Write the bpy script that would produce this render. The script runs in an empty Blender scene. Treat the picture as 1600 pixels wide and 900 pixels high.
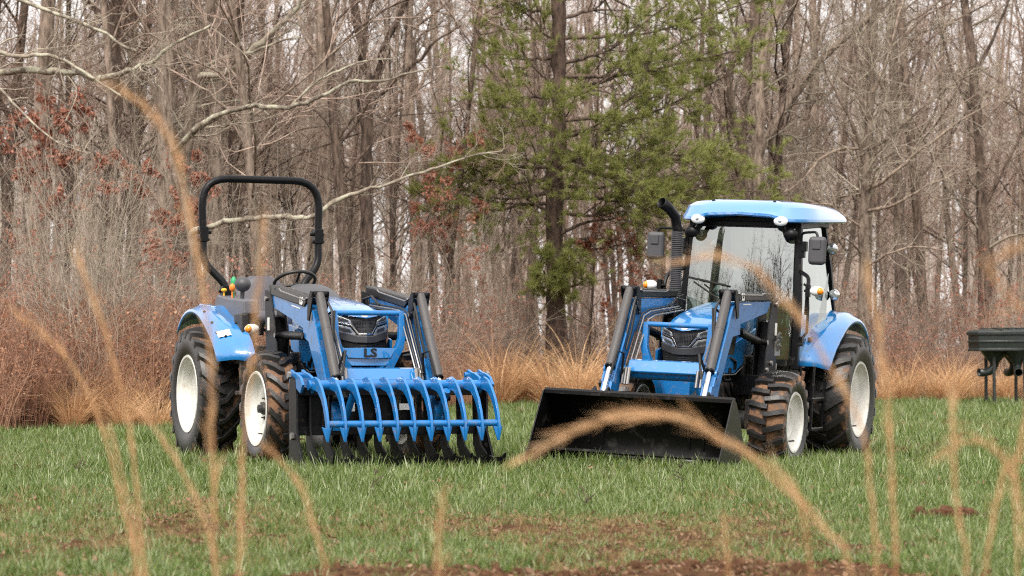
import bpy, bmesh, math, random
import numpy as np
from mathutils import Vector, Matrix, Euler
rad = math.radians
SC = bpy.context.scene
COL = SC.collection

# ------------------------------------------------------------------ camera, light, exposure
CAM_H = 0.86
PITCH = math.atan(122 / 4000)
cd = bpy.data.cameras.new('camera')
cd.sensor_width = 36.0
cd.lens = 90.0
cd.clip_start = 0.1
cd.clip_end = 3000
cd.dof.use_dof = True
cd.dof.focus_distance = 22.3
cd.dof.aperture_fstop = 4.6
cam = bpy.data.objects.new('camera', cd)
cam.location = (0, 0, CAM_H)
cam.rotation_euler = (math.pi / 2 + PITCH, 0, 0)
COL.objects.link(cam)
SC.camera = cam

SUN_ELEV, SUN_AZ = 50, -165          # azimuth of the sun seen from above, degrees from +Y towards +X
w = bpy.data.worlds.new('World')
SC.world = w
w.use_nodes = True
nt = w.node_tree
nt.nodes.clear()
sky = nt.nodes.new('ShaderNodeTexSky')
sky.sky_type = 'NISHITA'
sky.sun_disc = False
sky.sun_elevation = rad(SUN_ELEV)
sky.sun_rotation = rad(SUN_AZ)
sky.air_density = 1.0
sky.dust_density = 4.0
sky.ozone_density = 1.0
hs = nt.nodes.new('ShaderNodeHueSaturation')      # an overcast sky: nearly colourless
hs.inputs['Saturation'].default_value = 0.10
hs.inputs['Value'].default_value = 1.0
tint = nt.nodes.new('ShaderNodeMix')
tint.data_type = 'RGBA'
tint.blend_type = 'MULTIPLY'
tint.inputs[0].default_value = 1.0
tint.inputs[7].default_value = (1.0, 0.965, 0.95, 1)
bg = nt.nodes.new('ShaderNodeBackground')
bg.inputs['Strength'].default_value = 0.15
wo = nt.nodes.new('ShaderNodeOutputWorld')
cloud = nt.nodes.new('ShaderNodeMix')              # even cloud cover over the clear sky
cloud.data_type = 'RGBA'
cloud.inputs[0].default_value = 0.75
cloud.inputs[7].default_value = (4.6, 4.6, 4.6, 1)
nt.links.new(sky.outputs[0], cloud.inputs[6])
nt.links.new(cloud.outputs[2], hs.inputs['Color'])
nt.links.new(hs.outputs[0], tint.inputs[6])
nt.links.new(tint.outputs[2], bg.inputs['Color'])
nt.links.new(bg.outputs[0], wo.inputs['Surface'])

sl = bpy.data.lights.new('sun', 'SUN')
sl.energy = 1.5
sl.angle = rad(18)
sl.color = (1.0, 0.93, 0.84)
sun = bpy.data.objects.new('sun', sl)
sd = Vector((math.sin(rad(SUN_AZ)) * math.cos(rad(SUN_ELEV)), math.cos(rad(SUN_AZ)) * math.cos(rad(SUN_ELEV)), math.sin(rad(SUN_ELEV))))
sun.rotation_euler = sd.to_track_quat('Z', 'Y').to_euler()
sun.location = sd * 60
COL.objects.link(sun)

SC.view_settings.view_transform = 'Standard'
SC.view_settings.look = 'None'
SC.view_settings.gamma = 1
SC.view_settings.exposure = 1.38
SC.cycles.use_denoising = False
SC.cycles.filter_width = 1.15
SC.cycles.sample_clamp_indirect = 3.0
SC.cycles.sample_clamp_direct = 3.5
SC.cycles.max_bounces = 6
SC.cycles.diffuse_bounces = 3
SC.cycles.glossy_bounces = 3
SC.cycles.transparent_max_bounces = 12

# ------------------------------------------------------------------ helpers
def wpt(px, py, D):
    """a point of the place seen at photograph pixel (px, py), D metres in front of the camera"""
    cp, sp = math.cos(PITCH), math.sin(PITCH)
    dx = (px - 800) / 4000
    dy = -(py - 450) / 4000
    d = Vector((dx, cp - dy * sp, sp + dy * cp))
    d = d / d.y * D
    return Vector((d.x, d.y, CAM_H + d.z))

def zone(x, y):
    p = 800 + 4000 * x / max(y, 1)
    if p < 270: return 'at the far left'
    if p < 560: return 'behind the roll bar'
    if p < 860: return 'left of the pine'
    if p < 1250: return 'behind the cab'
    return 'at the far right'

def props(o, label=None, cat=None, group=None, kind=None):
    if label: o['label'] = label
    if cat: o['category'] = cat
    if group: o['group'] = group
    if kind: o['kind'] = kind
    return o

def empty(name, loc, rot=(0, 0, 0), label=None, cat=None, group=None, size=0.3):
    o = bpy.data.objects.new(name, None)
    o.empty_display_size = size
    o.location = loc
    o.rotation_euler = rot
    COL.objects.link(o)
    props(o, label, cat, group)
    return o

class MB:
    """collects shapes for one mesh object"""
    def __init__(s):
        s.v, s.f, s.m = [], [], []
        s.mi = 0
    def add(s, vs, fs):
        b = len(s.v)
        s.v += [tuple(p) for p in vs]
        for f in fs:
            s.f.append(tuple(b + i for i in f))
            s.m.append(s.mi)
        return s
    def box(s, c, d, rot=None):
        hx, hy, hz = d[0] / 2, d[1] / 2, d[2] / 2
        vs = [Vector((x, y, z)) for x in (-hx, hx) for y in (-hy, hy) for z in (-hz, hz)]
        if rot is not None:
            m = Euler(rot).to_matrix()
            vs = [m @ p for p in vs]
        vs = [p + Vector(c) for p in vs]
        return s.add(vs, [(0, 1, 3, 2), (4, 6, 7, 5), (0, 4, 5, 1), (2, 3, 7, 6), (0, 2, 6, 4), (1, 5, 7, 3)])
    def prism_y(s, poly, y0, y1):
        """polygon in (x, z) between two y planes"""
        n = len(poly)
        vs = [(p[0], y0, p[1]) for p in poly] + [(p[0], y1, p[1]) for p in poly]
        fs = [tuple(range(n)), tuple(range(2 * n - 1, n - 1, -1))]
        fs += [(i, (i + 1) % n, n + (i + 1) % n, n + i) for i in range(n)]
        return s.add(vs, fs)
    def prism_map(s, poly, fn, th):
        """polygon in (y, z) laid on the surface x = fn(y, z) and th thick towards +x"""
        n = len(poly)
        vs = [(fn(*p), p[0], p[1]) for p in poly] + [(fn(*p) + th, p[0], p[1]) for p in poly]
        fs = [tuple(range(n)), tuple(range(2 * n - 1, n - 1, -1))]
        fs += [(i, (i + 1) % n, n + (i + 1) % n, n + i) for i in range(n)]
        return s.add(vs, fs)
    def tube(s, pts, r, n=10, cap=True, flat=1.0):
        P = [Vector(p) for p in pts]
        if not isinstance(r, (list, tuple)): r = [r] * len(P)
        ref = None
        vs = []
        for i, p in enumerate(P):
            t = (P[min(i + 1, len(P) - 1)] - P[max(i - 1, 0)]).normalized()
            if ref is None:
                ref = t.orthogonal().normalized()
                for ax in (Vector((0, 1, 0)), Vector((1, 0, 0)), Vector((0, 0, 1))):
                    if abs(t.dot(ax)) < 0.3:
                        ref = ax
                        break
            u = (ref - t * ref.dot(t)).normalized()
            ref = u
            v = t.cross(u)
            for k in range(n):
                a = 2 * math.pi * (k + .5) / n
                vs.append(p + (u * math.cos(a) + v * math.sin(a) * flat) * r[i])
        fs = []
        for i in range(len(P) - 1):
            for k in range(n):
                a, b = i * n + k, i * n + (k + 1) % n
                fs.append((a, b, b + n, a + n))
        if cap:
            fs.append(tuple(reversed(range(n))))
            e = (len(P) - 1) * n
            fs.append(tuple(range(e, e + n)))
        return s.add(vs, fs)
    def cyl(s, a, b, r, n=14, r2=None):
        return s.tube([a, b], [r, r if r2 is None else r2], n)
    def lathe(s, prof, c, n=40, a0=0.0):
        """profile of (y offset, radius) turned round an axis along y through c"""
        k = len(prof)
        vs = []
        for i in range(n):
            a = a0 + 2 * math.pi * i / n
            for y, r in prof:
                vs.append((c[0] + r * math.cos(a), c[1] + y, c[2] + r * math.sin(a)))
        fs = []
        for i in range(n):
            j = (i + 1) % n
            for q in range(k - 1):
                fs.append((i * k + q, i * k + q + 1, j * k + q + 1, j * k + q))
        return s.add(vs, fs)
    def ellipsoid(s, c, d, n=12, m=8, rot=None):
        M = Euler(rot).to_matrix() if rot is not None else Matrix.Identity(3)
        vs, fs = [], []
        for i in range(m + 1):
            t = math.pi * i / m
            for k in range(n):
                a = 2 * math.pi * k / n
                p = Vector((d[0] / 2 * math.sin(t) * math.cos(a), d[1] / 2 * math.sin(t) * math.sin(a), d[2] / 2 * math.cos(t)))
                vs.append(M @ p + Vector(c))
        for i in range(m):
            for k in range(n):
                a, b = i * n + k, i * n + (k + 1) % n
                fs.append((a, b, b + n, a + n))
        return s.add(vs, fs)
    def grid(s, G):
        """grid of points, rows of equal length"""
        R, K = len(G), len(G[0])
        return s.add([p for r in G for p in r], [(i * K + k, i * K + k + 1, (i + 1) * K + k + 1, (i + 1) * K + k) for i in range(R - 1) for k in range(K - 1)])
    def build(s, name, mats, parent=None, bevel=0, smooth=35, solid=0, sub=0):
        me = bpy.data.meshes.new(name)
        me.from_pydata(s.v, [], s.f)
        if not isinstance(mats, (list, tuple)): mats = [mats]
        for m in mats: me.materials.append(m)
        me.polygons.foreach_set('material_index', s.m)
        b = bmesh.new()
        b.from_mesh(me)
        bmesh.ops.remove_doubles(b, verts=b.verts, dist=1e-5)
        bmesh.ops.recalc_face_normals(b, faces=b.faces)
        b.to_mesh(me)
        b.free()
        if smooth:
            me.shade_smooth()
            me.set_sharp_from_angle(angle=rad(smooth))
        o = bpy.data.objects.new(name, me)
        COL.objects.link(o)
        if parent: o.parent = parent
        if solid:
            q = o.modifiers.new('thickness', 'SOLIDIFY')
            q.thickness = solid
            q.offset = -1
        if sub:
            q = o.modifiers.new('smooth', 'SUBSURF')
            q.levels = q.render_levels = sub
        if bevel:
            q = o.modifiers.new('edges', 'BEVEL')
            q.width = bevel
            q.segments = 2
            q.limit_method = 'ANGLE'
            q.angle_limit = rad(40)
            q.harden_normals = True
        return o

def text_obj(name, body, size, M, mat, parent, depth=0.003, bold=0.0, shear=0.0, sx=1.0):
    cu = bpy.data.curves.new(name, 'FONT')
    cu.body = body
    cu.size = size
    cu.extrude = depth
    cu.offset = bold
    cu.shear = shear
    cu.align_x = 'CENTER'
    cu.align_y = 'CENTER'
    cu.resolution_u = 3
    t = bpy.data.objects.new(name, cu)
    COL.objects.link(t)
    dg = bpy.context.evaluated_depsgraph_get()
    me = bpy.data.meshes.new_from_object(t.evaluated_get(dg))
    bpy.data.objects.remove(t)
    me.transform(Matrix(M) @ Matrix.Diagonal((sx, 1, 1, 1)))
    me.materials.clear()
    me.materials.append(mat)
    o = bpy.data.objects.new(name, me)
    COL.objects.link(o)
    o.parent = parent
    return o

# ------------------------------------------------------------------ materials
def lin(r, g, b):
    f = lambda c: (c / 255 / 12.92) if c / 255 <= 0.04045 else ((c / 255 + 0.055) / 1.055) ** 2.4
    return (f(r), f(g), f(b))

def mat(name, col, rough=0.5, metal=0.0, coat=0.0, var=0.12, vscale=6.0, bump=0.0, bscale=60.0, spec=0.5, dirt=None, dscale=9.0, damt=0.5):
    m = bpy.data.materials.new(name)
    m.use_nodes = True
    n = m.node_tree.nodes
    L = m.node_tree.links
    p = n['Principled BSDF']
    p.inputs['Roughness'].default_value = rough
    p.inputs['Metallic'].default_value = metal
    p.inputs['Coat Weight'].default_value = coat
    p.inputs['Coat Roughness'].default_value = 0.04
    p.inputs['Specular IOR Level'].default_value = spec
    tc = n.new('ShaderNodeTexCoord')
    nz = n.new('ShaderNodeTexNoise')
    nz.inputs['Scale'].default_value = vscale
    nz.inputs['Detail'].default_value = 6
    L.new(tc.outputs['Object'], nz.inputs['Vector'])
    mr = n.new('ShaderNodeMapRange')
    mr.inputs['From Min'].default_value = 0.3
    mr.inputs['From Max'].default_value = 0.7
    mr.inputs['To Min'].default_value = 1 - var
    mr.inputs['To Max'].default_value = 1 + var
    L.new(nz.outputs['Fac'], mr.inputs['Value'])
    mx = n.new('ShaderNodeVectorMath')
    mx.operation = 'SCALE'
    mx.inputs[0].default_value = col[:3]
    L.new(mr.outputs[0], mx.inputs['Scale'])
    src = mx.outputs[0]
    if dirt:
        n2 = n.new('ShaderNodeTexNoise')
        n2.inputs['Scale'].default_value = dscale
        n2.inputs['Detail'].default_value = 8
        n2.inputs['Roughness'].default_value = 0.65
        L.new(tc.outputs['Object'], n2.inputs['Vector'])
        r2 = n.new('ShaderNodeMapRange')
        r2.inputs['From Min'].default_value = 0.62 - 0.25 * damt
        r2.inputs['From Max'].default_value = 0.80 - 0.25 * damt
        L.new(n2.outputs['Fac'], r2.inputs['Value'])
        mm = n.new('ShaderNodeMix')
        mm.data_type = 'RGBA'
        L.new(r2.outputs[0], mm.inputs[0])
        L.new(src, mm.inputs[6])
        mm.inputs[7].default_value = (*dirt, 1)
        src = mm.outputs[2]
        rr = n.new('ShaderNodeMapRange')
        rr.inputs['To Min'].default_value = rough
        rr.inputs['To Max'].default_value = 0.9
        L.new(r2.outputs[0], rr.inputs['Value'])
        L.new(rr.outputs[0], p.inputs['Roughness'])
    L.new(src, p.inputs['Base Color'])
    if bump:
        nb = n.new('ShaderNodeTexNoise')
        nb.inputs['Scale'].default_value = bscale
        nb.inputs['Detail'].default_value = 5
        L.new(tc.outputs['Object'], nb.inputs['Vector'])
        bp = n.new('ShaderNodeBump')
        bp.inputs['Strength'].default_value = bump
        bp.inputs['Distance'].default_value = 0.01
        L.new(nb.outputs['Fac'], bp.inputs['Height'])
        L.new(bp.outputs[0], p.inputs['Normal'])
    return m

MUD = (0.23, 0.115, 0.06)
M = {}
M['blue'] = mat('blue_paint', (0.006, 0.170, 0.47), 0.22, coat=0.9, var=0.05, dirt=(0.10, 0.15, 0.24), dscale=14, damt=0.20)
M['blue2'] = mat('blue_frame_paint', (0.005, 0.148, 0.42), 0.38, coat=0.4, var=0.06, dirt=(0.12, 0.13, 0.18), dscale=18, damt=0.30)
M['roofpaint'] = mat('blue_roof_plastic', (0.02, 0.20, 0.54), 0.14, coat=1.0, var=0.04)
M['roofpaint'].node_tree.nodes['Principled BSDF'].inputs['Coat IOR'].default_value = 2.5
M['blue'].node_tree.nodes['Principled BSDF'].inputs['Coat IOR'].default_value = 1.75
M['black'] = mat('black_paint', (0.004, 0.004, 0.005), 0.42, spec=0.22, coat=0.0, var=0.2, dirt=(0.05, 0.042, 0.034), dscale=16, damt=0.12)
M['gloss'] = mat('glossy_black_paint', (0.004, 0.004, 0.004), 0.32, spec=0.28, coat=0.0, var=0.2, bump=0.03, bscale=25, dirt=(0.03, 0.028, 0.025), dscale=7, damt=0.25)
M['iron'] = mat('dark_cast_iron', (0.018, 0.018, 0.018), 0.55, var=0.3, bump=0.2, bscale=40, dirt=(0.12, 0.085, 0.055), dscale=14, damt=0.5)
M['plastic'] = mat('dark_grey_plastic', (0.055, 0.055, 0.062), 0.5, var=0.08, bump=0.05, bscale=300)
M['grey'] = mat('grey_plastic', (0.10, 0.10, 0.115), 0.5, var=0.06, bump=0.05, bscale=300)
M['chin'] = mat('charcoal_plastic', (0.045, 0.045, 0.05), 0.42, var=0.08)
M['grille'] = mat('black_mesh', (0.008, 0.008, 0.008), 0.5, var=0.3)
M['rim'] = mat('cream_rim_paint', (0.66, 0.655, 0.61), 0.45, coat=0.1, var=0.05, dirt=(0.45, 0.36, 0.26), dscale=11, damt=0.22)
M['chrome'] = mat('bright_steel', (0.72, 0.72, 0.72), 0.18, metal=1.0, var=0.05)
M['steel'] = mat('zinc_plated_steel', (0.30, 0.29, 0.28), 0.4, metal=0.8, var=0.15)
M['sleeve'] = mat('grey_hose_sleeve', (0.062, 0.058, 0.058), 0.5, var=0.12, vscale=60, bump=0.3, bscale=200)
M['hose'] = mat('black_rubber_hose', (0.013, 0.013, 0.013), 0.45)
M['amber'] = mat('amber_lens', (0.85, 0.26, 0.012), 0.15, coat=0.6, var=0.1, vscale=40)
M['clear'] = mat('clear_lens', (0.78, 0.80, 0.80), 0.12, coat=0.8, var=0.1, vscale=50)
M['white'] = mat('white_print', (0.75, 0.75, 0.72), 0.5, var=0.03)
M['yellow'] = mat('yellow_plastic', (0.75, 0.40, 0.02), 0.45)
M['orange'] = mat('orange_plastic', (0.75, 0.20, 0.02), 0.45)
M['greenk'] = mat('green_plastic', (0.02, 0.30, 0.12), 0.45)
M['seat'] = mat('grey_vinyl', (0.075, 0.072, 0.085), 0.45, var=0.08, bump=0.1, bscale=150)
M['print'] = mat('black_print', (0.008, 0.008, 0.01), 0.4)
M['feeder'] = mat('green_black_plastic', (0.014, 0.020, 0.018), 0.36, var=0.2, bump=0.06, bscale=12)
M['post'] = mat('dark_steel_post', (0.025, 0.027, 0.026), 0.5, var=0.3)

def lamp_mat(name):
    m = mat(name, (0.55, 0.57, 0.58), 0.12, metal=0.6, coat=1.0, var=0.55, vscale=35)
    return m
M['headlight'] = lamp_mat('headlight_glass')

def glass_mat(name, tint, ior=1.5):
    m = bpy.data.materials.new(name)
    m.use_nodes = True
    n, L = m.node_tree.nodes, m.node_tree.links
    n.clear()
    tr = n.new('ShaderNodeBsdfTransparent')
    tr.inputs[0].default_value = (*tint, 1)
    gl = n.new('ShaderNodeBsdfGlossy')
    gl.inputs['Roughness'].default_value = 0.0
    gl.inputs['Color'].default_value = (0.95, 1.0, 0.98, 1)
    lw = n.new('ShaderNodeLayerWeight')              # same from both sides: r0 + (1 - r0) * facing ^ 5
    lw.inputs['Blend'].default_value = 0.5
    pw = n.new('ShaderNodeMath')
    pw.operation = 'POWER'
    pw.inputs[1].default_value = 4.0
    fr = n.new('ShaderNodeMath')
    fr.operation = 'MULTIPLY_ADD'
    fr.inputs[1].default_value = 1 - ior
    fr.inputs[2].default_value = ior
    L.new(lw.outputs['Facing'], pw.inputs[0])
    L.new(pw.outputs[0], fr.inputs[0])
    tc = n.new('ShaderNodeTexCoord')
    nz = n.new('ShaderNodeTexNoise')
    nz.inputs['Scale'].default_value = 2.2
    L.new(tc.outputs['Object'], nz.inputs['Vector'])
    bp = n.new('ShaderNodeBump')
    bp.inputs['Strength'].default_value = 0.012
    bp.inputs['Distance'].default_value = 0.05
    L.new(nz.outputs['Fac'], bp.inputs['Height'])
    L.new(bp.outputs[0], gl.inputs['Normal'])
    mx = n.new('ShaderNodeMixShader')
    o = n.new('ShaderNodeOutputMaterial')
    L.new(fr.outputs[0], mx.inputs[0])
    L.new(tr.outputs[0], mx.inputs[1])
    L.new(gl.outputs[0], mx.inputs[2])
    L.new(mx.outputs[0], o.inputs['Surface'])
    return m
M['glass'] = glass_mat('tinted_cab_glass', (0.46, 0.57, 0.53), 0.26)

def tyre_mat(name, R, h, mud):
    """rubber with dried mud in the grooves; object space is the tractor's, so the radius comes from a vertex attribute"""
    m = mat(name, (0.016, 0.015, 0.015), 0.48, var=0.25, vscale=30, bump=0.25, bscale=60)
    n, L = m.node_tree.nodes, m.node_tree.links
    p = n['Principled BSDF']
    old = p.inputs['Base Color'].links[0].from_socket
    at = n.new('ShaderNodeAttribute')
    at.attribute_name = 'groove'
    tc = n.new('ShaderNodeTexCoord')
    nz = n.new('ShaderNodeTexNoise')
    nz.inputs['Scale'].default_value = 7
    nz.inputs['Detail'].default_value = 8
    nz.inputs['Roughness'].default_value = 0.7
    L.new(tc.outputs['Object'], nz.inputs['Vector'])
    ad = n.new('ShaderNodeMath')
    ad.operation = 'MULTIPLY_ADD'
    L.new(at.outputs['Fac'], ad.inputs[0])
    ad.inputs[1].default_value = 0.36
    L.new(nz.outputs['Fac'], ad.inputs[2])
    mr = n.new('ShaderNodeMapRange')
    mr.inputs['From Min'].default_value = 0.92 - 0.25 * mud
    mr.inputs['From Max'].default_value = 1.06 - 0.25 * mud
    L.new(ad.outputs[0], mr.inputs['Value'])
    n3 = n.new('ShaderNodeTexNoise')
    n3.inputs['Scale'].default_value = 22
    L.new(tc.outputs['Object'], n3.inputs['Vector'])
    cr = n.new('ShaderNodeMix')
    cr.data_type = 'RGBA'
    L.new(n3.outputs['Fac'], cr.inputs[0])
    cr.inputs[6].default_value = (0.10, 0.055, 0.03, 1)
    cr.inputs[7].default_value = (0.30, 0.155, 0.08, 1)
    mm = n.new('ShaderNodeMix')
    mm.data_type = 'RGBA'
    L.new(mr.outputs[0], mm.inputs[0])
    L.new(old, mm.inputs[6])
    L.new(cr.outputs[2], mm.inputs[7])
    L.new(mm.outputs[2], p.inputs['Base Color'])
    rr = n.new('ShaderNodeMapRange')
    rr.inputs['To Min'].default_value = 0.42
    rr.inputs['To Max'].default_value = 0.9
    L.new(mr.outputs[0], rr.inputs['Value'])
    L.new(rr.outputs[0], p.inputs['Roughness'])
    return m
M['tyre_clean'] = tyre_mat('tyre_rubber', 0.6, 0.04, 0.10)
M['tyre_muddy'] = tyre_mat('muddy_tyre_rubber', 0.5, 0.04, 0.62)

def bark_mat(name, c0, c1, scale=(9, 9, 2.2), c2=None, bumpy=0.6):
    m = bpy.data.materials.new(name)
    m.use_nodes = True
    n, L = m.node_tree.nodes, m.node_tree.links
    p = n['Principled BSDF']
    p.inputs['Roughness'].default_value = 0.9
    p.inputs['Specular IOR Level'].default_value = 0.2
    tc = n.new('ShaderNodeTexCoord')
    mp = n.new('ShaderNodeMapping')
    mp.inputs['Scale'].default_value = scale
    L.new(tc.outputs['Object'], mp.inputs['Vector'])
    nz = n.new('ShaderNodeTexNoise')
    nz.inputs['Scale'].default_value = 1.5
    nz.inputs['Detail'].default_value = 6
    nz.inputs['Roughness'].default_value = 0.7
    L.new(mp.outputs[0], nz.inputs['Vector'])
    rp = n.new('ShaderNodeValToRGB')
    rp.color_ramp.elements[0].position = 0.36
    rp.color_ramp.elements[1].position = 0.66
    rp.color_ramp.elements[0].color = (*c0, 1)
    rp.color_ramp.elements[1].color = (*c1, 1)
    L.new(nz.outputs['Fac'], rp.inputs['Fac'])
    oi = n.new('ShaderNodeObjectInfo')
    mr = n.new('ShaderNodeMapRange')
    mr.inputs['To Min'].default_value = 0.7
    mr.inputs['To Max'].default_value = 1.3
    L.new(oi.outputs['Random'], mr.inputs['Value'])
    vs = n.new('ShaderNodeVectorMath')
    vs.operation = 'SCALE'
    L.new(rp.outputs[0], vs.inputs[0])
    L.new(mr.outputs[0], vs.inputs['Scale'])
    src = vs.outputs[0]
    if c2:
        n2 = n.new('ShaderNodeTexNoise')
        n2.inputs['Scale'].default_value = 5.0
        n2.inputs['Detail'].default_value = 5
        L.new(tc.outputs['Object'], n2.inputs['Vector'])
        r2 = n.new('ShaderNodeMapRange')
        r2.inputs['From Min'].default_value = 0.46
        r2.inputs['From Max'].default_value = 0.58
        L.new(n2.outputs['Fac'], r2.inputs['Value'])
        mm = n.new('ShaderNodeMix')
        mm.data_type = 'RGBA'
        L.new(r2.outputs[0], mm.inputs[0])
        L.new(src, mm.inputs[6])
        mm.inputs[7].default_value = (*c2, 1)
        src = mm.outputs[2]
    L.new(src, p.inputs['Base Color'])
    bp = n.new('ShaderNodeBump')
    bp.inputs['Strength'].default_value = bumpy
    bp.inputs['Distance'].default_value = 0.03
    L.new(nz.outputs['Fac'], bp.inputs['Height'])
    L.new(bp.outputs[0], p.inputs['Normal'])
    return m

def leaf_mat(name, cols, trans=0.3, rough=0.6, inst=None):
    """thin leaf or blade: colour varies per piece, some light passes through"""
    m = bpy.data.materials.new(name)
    m.use_nodes = True
    n, L = m.node_tree.nodes, m.node_tree.links
    p = n['Principled BSDF']
    p.inputs['Roughness'].default_value = rough
    p.inputs['Specular IOR Level'].default_value = 0.3
    ge = n.new('ShaderNodeNewGeometry')
    oi = n.new('ShaderNodeObjectInfo')
    ad = n.new('ShaderNodeMath')
    ad.operation = 'ADD'
    L.new(ge.outputs['Random Per Island'], ad.inputs[0])
    mo = n.new('ShaderNodeMath')
    mo.operation = 'MULTIPLY'
    L.new(oi.outputs['Random'], mo.inputs[0])
    mo.inputs[1].default_value = 0.5
    L.new(mo.outputs[0], ad.inputs[1])
    dv = n.new('ShaderNodeMath')
    dv.operation = 'DIVIDE'
    L.new(ad.outputs[0], dv.inputs[0])
    dv.inputs[1].default_value = 1.5
    rp = n.new('ShaderNodeValToRGB')
    e = rp.color_ramp.elements
    e[0].color = (*cols[0], 1)
    e[1].color = (*cols[-1], 1)
    e[0].position = 0.1
    e[1].position = 0.9
    for i, c in enumerate(cols[1:-1]):
        k = e.new(0.1 + 0.8 * (i + 1) / (len(cols) - 1))
        k.color = (*c, 1)
    L.new(dv.outputs[0], rp.inputs['Fac'])
    L.new(rp.outputs[0], p.inputs['Base Color'])
    tr = n.new('ShaderNodeBsdfTranslucent')
    L.new(rp.outputs[0], tr.inputs['Color'])
    mx = n.new('ShaderNodeMixShader')
    mx.inputs[0].default_value = trans
    o = n['Material Output']
    L.new(p.outputs[0], mx.inputs[1])
    L.new(tr.outputs[0], mx.inputs[2])
    L.new(mx.outputs[0], o.inputs['Surface'])
    return m

M['bark'] = bark_mat('grey_brown_bark', (0.085, 0.062, 0.047), (0.38, 0.30, 0.24))
M['bark_dark'] = bark_mat('dark_bark', (0.028, 0.020, 0.016), (0.17, 0.122, 0.095))
M['bark_pale'] = bark_mat('lichen_bark', (0.11, 0.088, 0.068), (0.34, 0.29, 0.23), (8, 8, 8), c2=(0.38, 0.36, 0.28))
M['bark_pine'] = bark_mat('pine_bark', (0.035, 0.024, 0.020), (0.17, 0.115, 0.09), (7, 7, 2.5))
M['twig'] = bark_mat('grey_pink_twig', (0.24, 0.175, 0.140), (0.46, 0.355, 0.295), (3, 3, 3), bumpy=0)
M['far_wood'] = bark_mat('haze_paled_far_bark', (0.28, 0.225, 0.195), (0.50, 0.42, 0.37), (3, 3, 3), bumpy=0)  # bark colour lightened to imitate the fade of distant air
M['twig_brown'] = bark_mat('red_brown_twig', (0.21, 0.140, 0.105), (0.43, 0.300, 0.235), (3, 3, 3), bumpy=0)
M['twig_grey'] = bark_mat('olive_grey_twig', (0.22, 0.185, 0.145), (0.43, 0.375, 0.30), (3, 3, 3), bumpy=0)
M['red_leaf'] = leaf_mat('withered_red_leaf', [(0.22, 0.085, 0.055), (0.40, 0.165, 0.11), (0.52, 0.27, 0.19)], 0.35)
M['tan_leaf'] = leaf_mat('withered_tan_leaf', [(0.20, 0.085, 0.045), (0.38, 0.185, 0.10), (0.48, 0.28, 0.17)], 0.35)
M['needle'] = leaf_mat('pine_needle', [(0.15, 0.18, 0.045), (0.26, 0.29, 0.080), (0.37, 0.385, 0.14), (0.46, 0.45, 0.21)], 0.55, 0.45)
M['sedge'] = leaf_mat('dry_sedge', [(0.40, 0.225, 0.105), (0.64, 0.40, 0.21), (0.80, 0.59, 0.37)], 0.4)
M['weed'] = leaf_mat('dead_weed', [(0.22, 0.105, 0.065), (0.40, 0.21, 0.135), (0.58, 0.37, 0.25)], 0.3)
M['stalk'] = leaf_mat('dry_orange_stalk', [(0.48, 0.26, 0.12), (0.64, 0.39, 0.20), (0.74, 0.52, 0.31)], 0.4)
M['grass'] = leaf_mat('winter_rye_blade', [(0.045, 0.080, 0.013), (0.098, 0.155, 0.028), (0.185, 0.25, 0.072), (0.38, 0.42, 0.25)], 0.35, 0.33)
M['grass_dry'] = leaf_mat('dry_grass_blade', [(0.20, 0.13, 0.06), (0.32, 0.22, 0.11), (0.26, 0.24, 0.09)], 0.3)
M['litter'] = leaf_mat('dead_leaf_litter', [(0.09, 0.05, 0.03), (0.20, 0.11, 0.065), (0.32, 0.20, 0.12)], 0.2)
# ------------------------------------------------------------------ tractor parts (x forward, y to the tractor's left, z up)
def make_tyre(parent, c, R, W, rr, n, sweep, lug_w, lug_h, material):
    b = MB()
    Rc = R - lug_h
    drop = lambda u: 0.035 * abs(u) ** 3
    half = [(-.40 * W, rr - .005), (-.47 * W, rr + .02), (-.51 * W, rr + .35 * (Rc - rr)), (-.515 * W, rr + .6 * (Rc - rr)), (-.50 * W, Rc - .055)]
    crown = [(u * W * .5, Rc - drop(u)) for u in (-.96, -.8, -.5, 0, .5, .8, .96)]
    prof = half + crown + [(-y, r) for y, r in reversed(half)]
    b.lathe(prof, c, 64)
    for side in (-1, 1):
        for i in range(n):
            a0 = 2 * math.pi * (i + (0.5 if side > 0 else 0)) / n
            rings = []
            for u, kind in ((-.10, 0), (.2, 0), (.5, 0), (.8, 0), (1.0, 0), (1.035, 1)):
                a = a0 + sweep * abs(u)
                y = side * u * W * .5
                rt, rb = R - drop(u), Rc - drop(u) - .008
                if kind: rt, rb = R - .085, R - .11
                wt, wb = lug_w * .5 * (1 + .15 * u), lug_w * .5 * (1 + .15 * u) + .014
                ring = []
                for da, r in ((-wb / R, rb), (-wt / R, rt), (wt / R, rt), (wb / R, rb)):
                    ring.append((c[0] + r * math.cos(a + da), c[1] + y, c[2] + r * math.sin(a + da)))
                rings.append(ring)
            vs = [p for r in rings for p in r]
            fs = []
            for q in range(len(rings) - 1):
                for k in range(4):
                    j = (k + 1) % 4
                    fs.append((q * 4 + k, q * 4 + j, q * 4 + 4 + j, q * 4 + 4 + k))
            fs += [(3, 2, 1, 0), tuple(range(len(vs) - 4, len(vs)))]
            b.add(vs, fs)
    o = b.build('tyre', material, parent, smooth=32)
    me = o.data
    co = np.empty(len(me.vertices) * 3)
    me.vertices.foreach_get('co', co)
    co = co.reshape(-1, 3)
    r = np.hypot(co[:, 0] - c[0], co[:, 2] - c[2])
    g = np.clip((R - .004 - r) / lug_h, 0, 1)
    g = np.where(r < Rc - .06, .30, g)
    at = me.attributes.new('groove', 'FLOAT', 'POINT')
    at.data.foreach_set('value', g.astype(np.float32))
    return o

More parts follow.
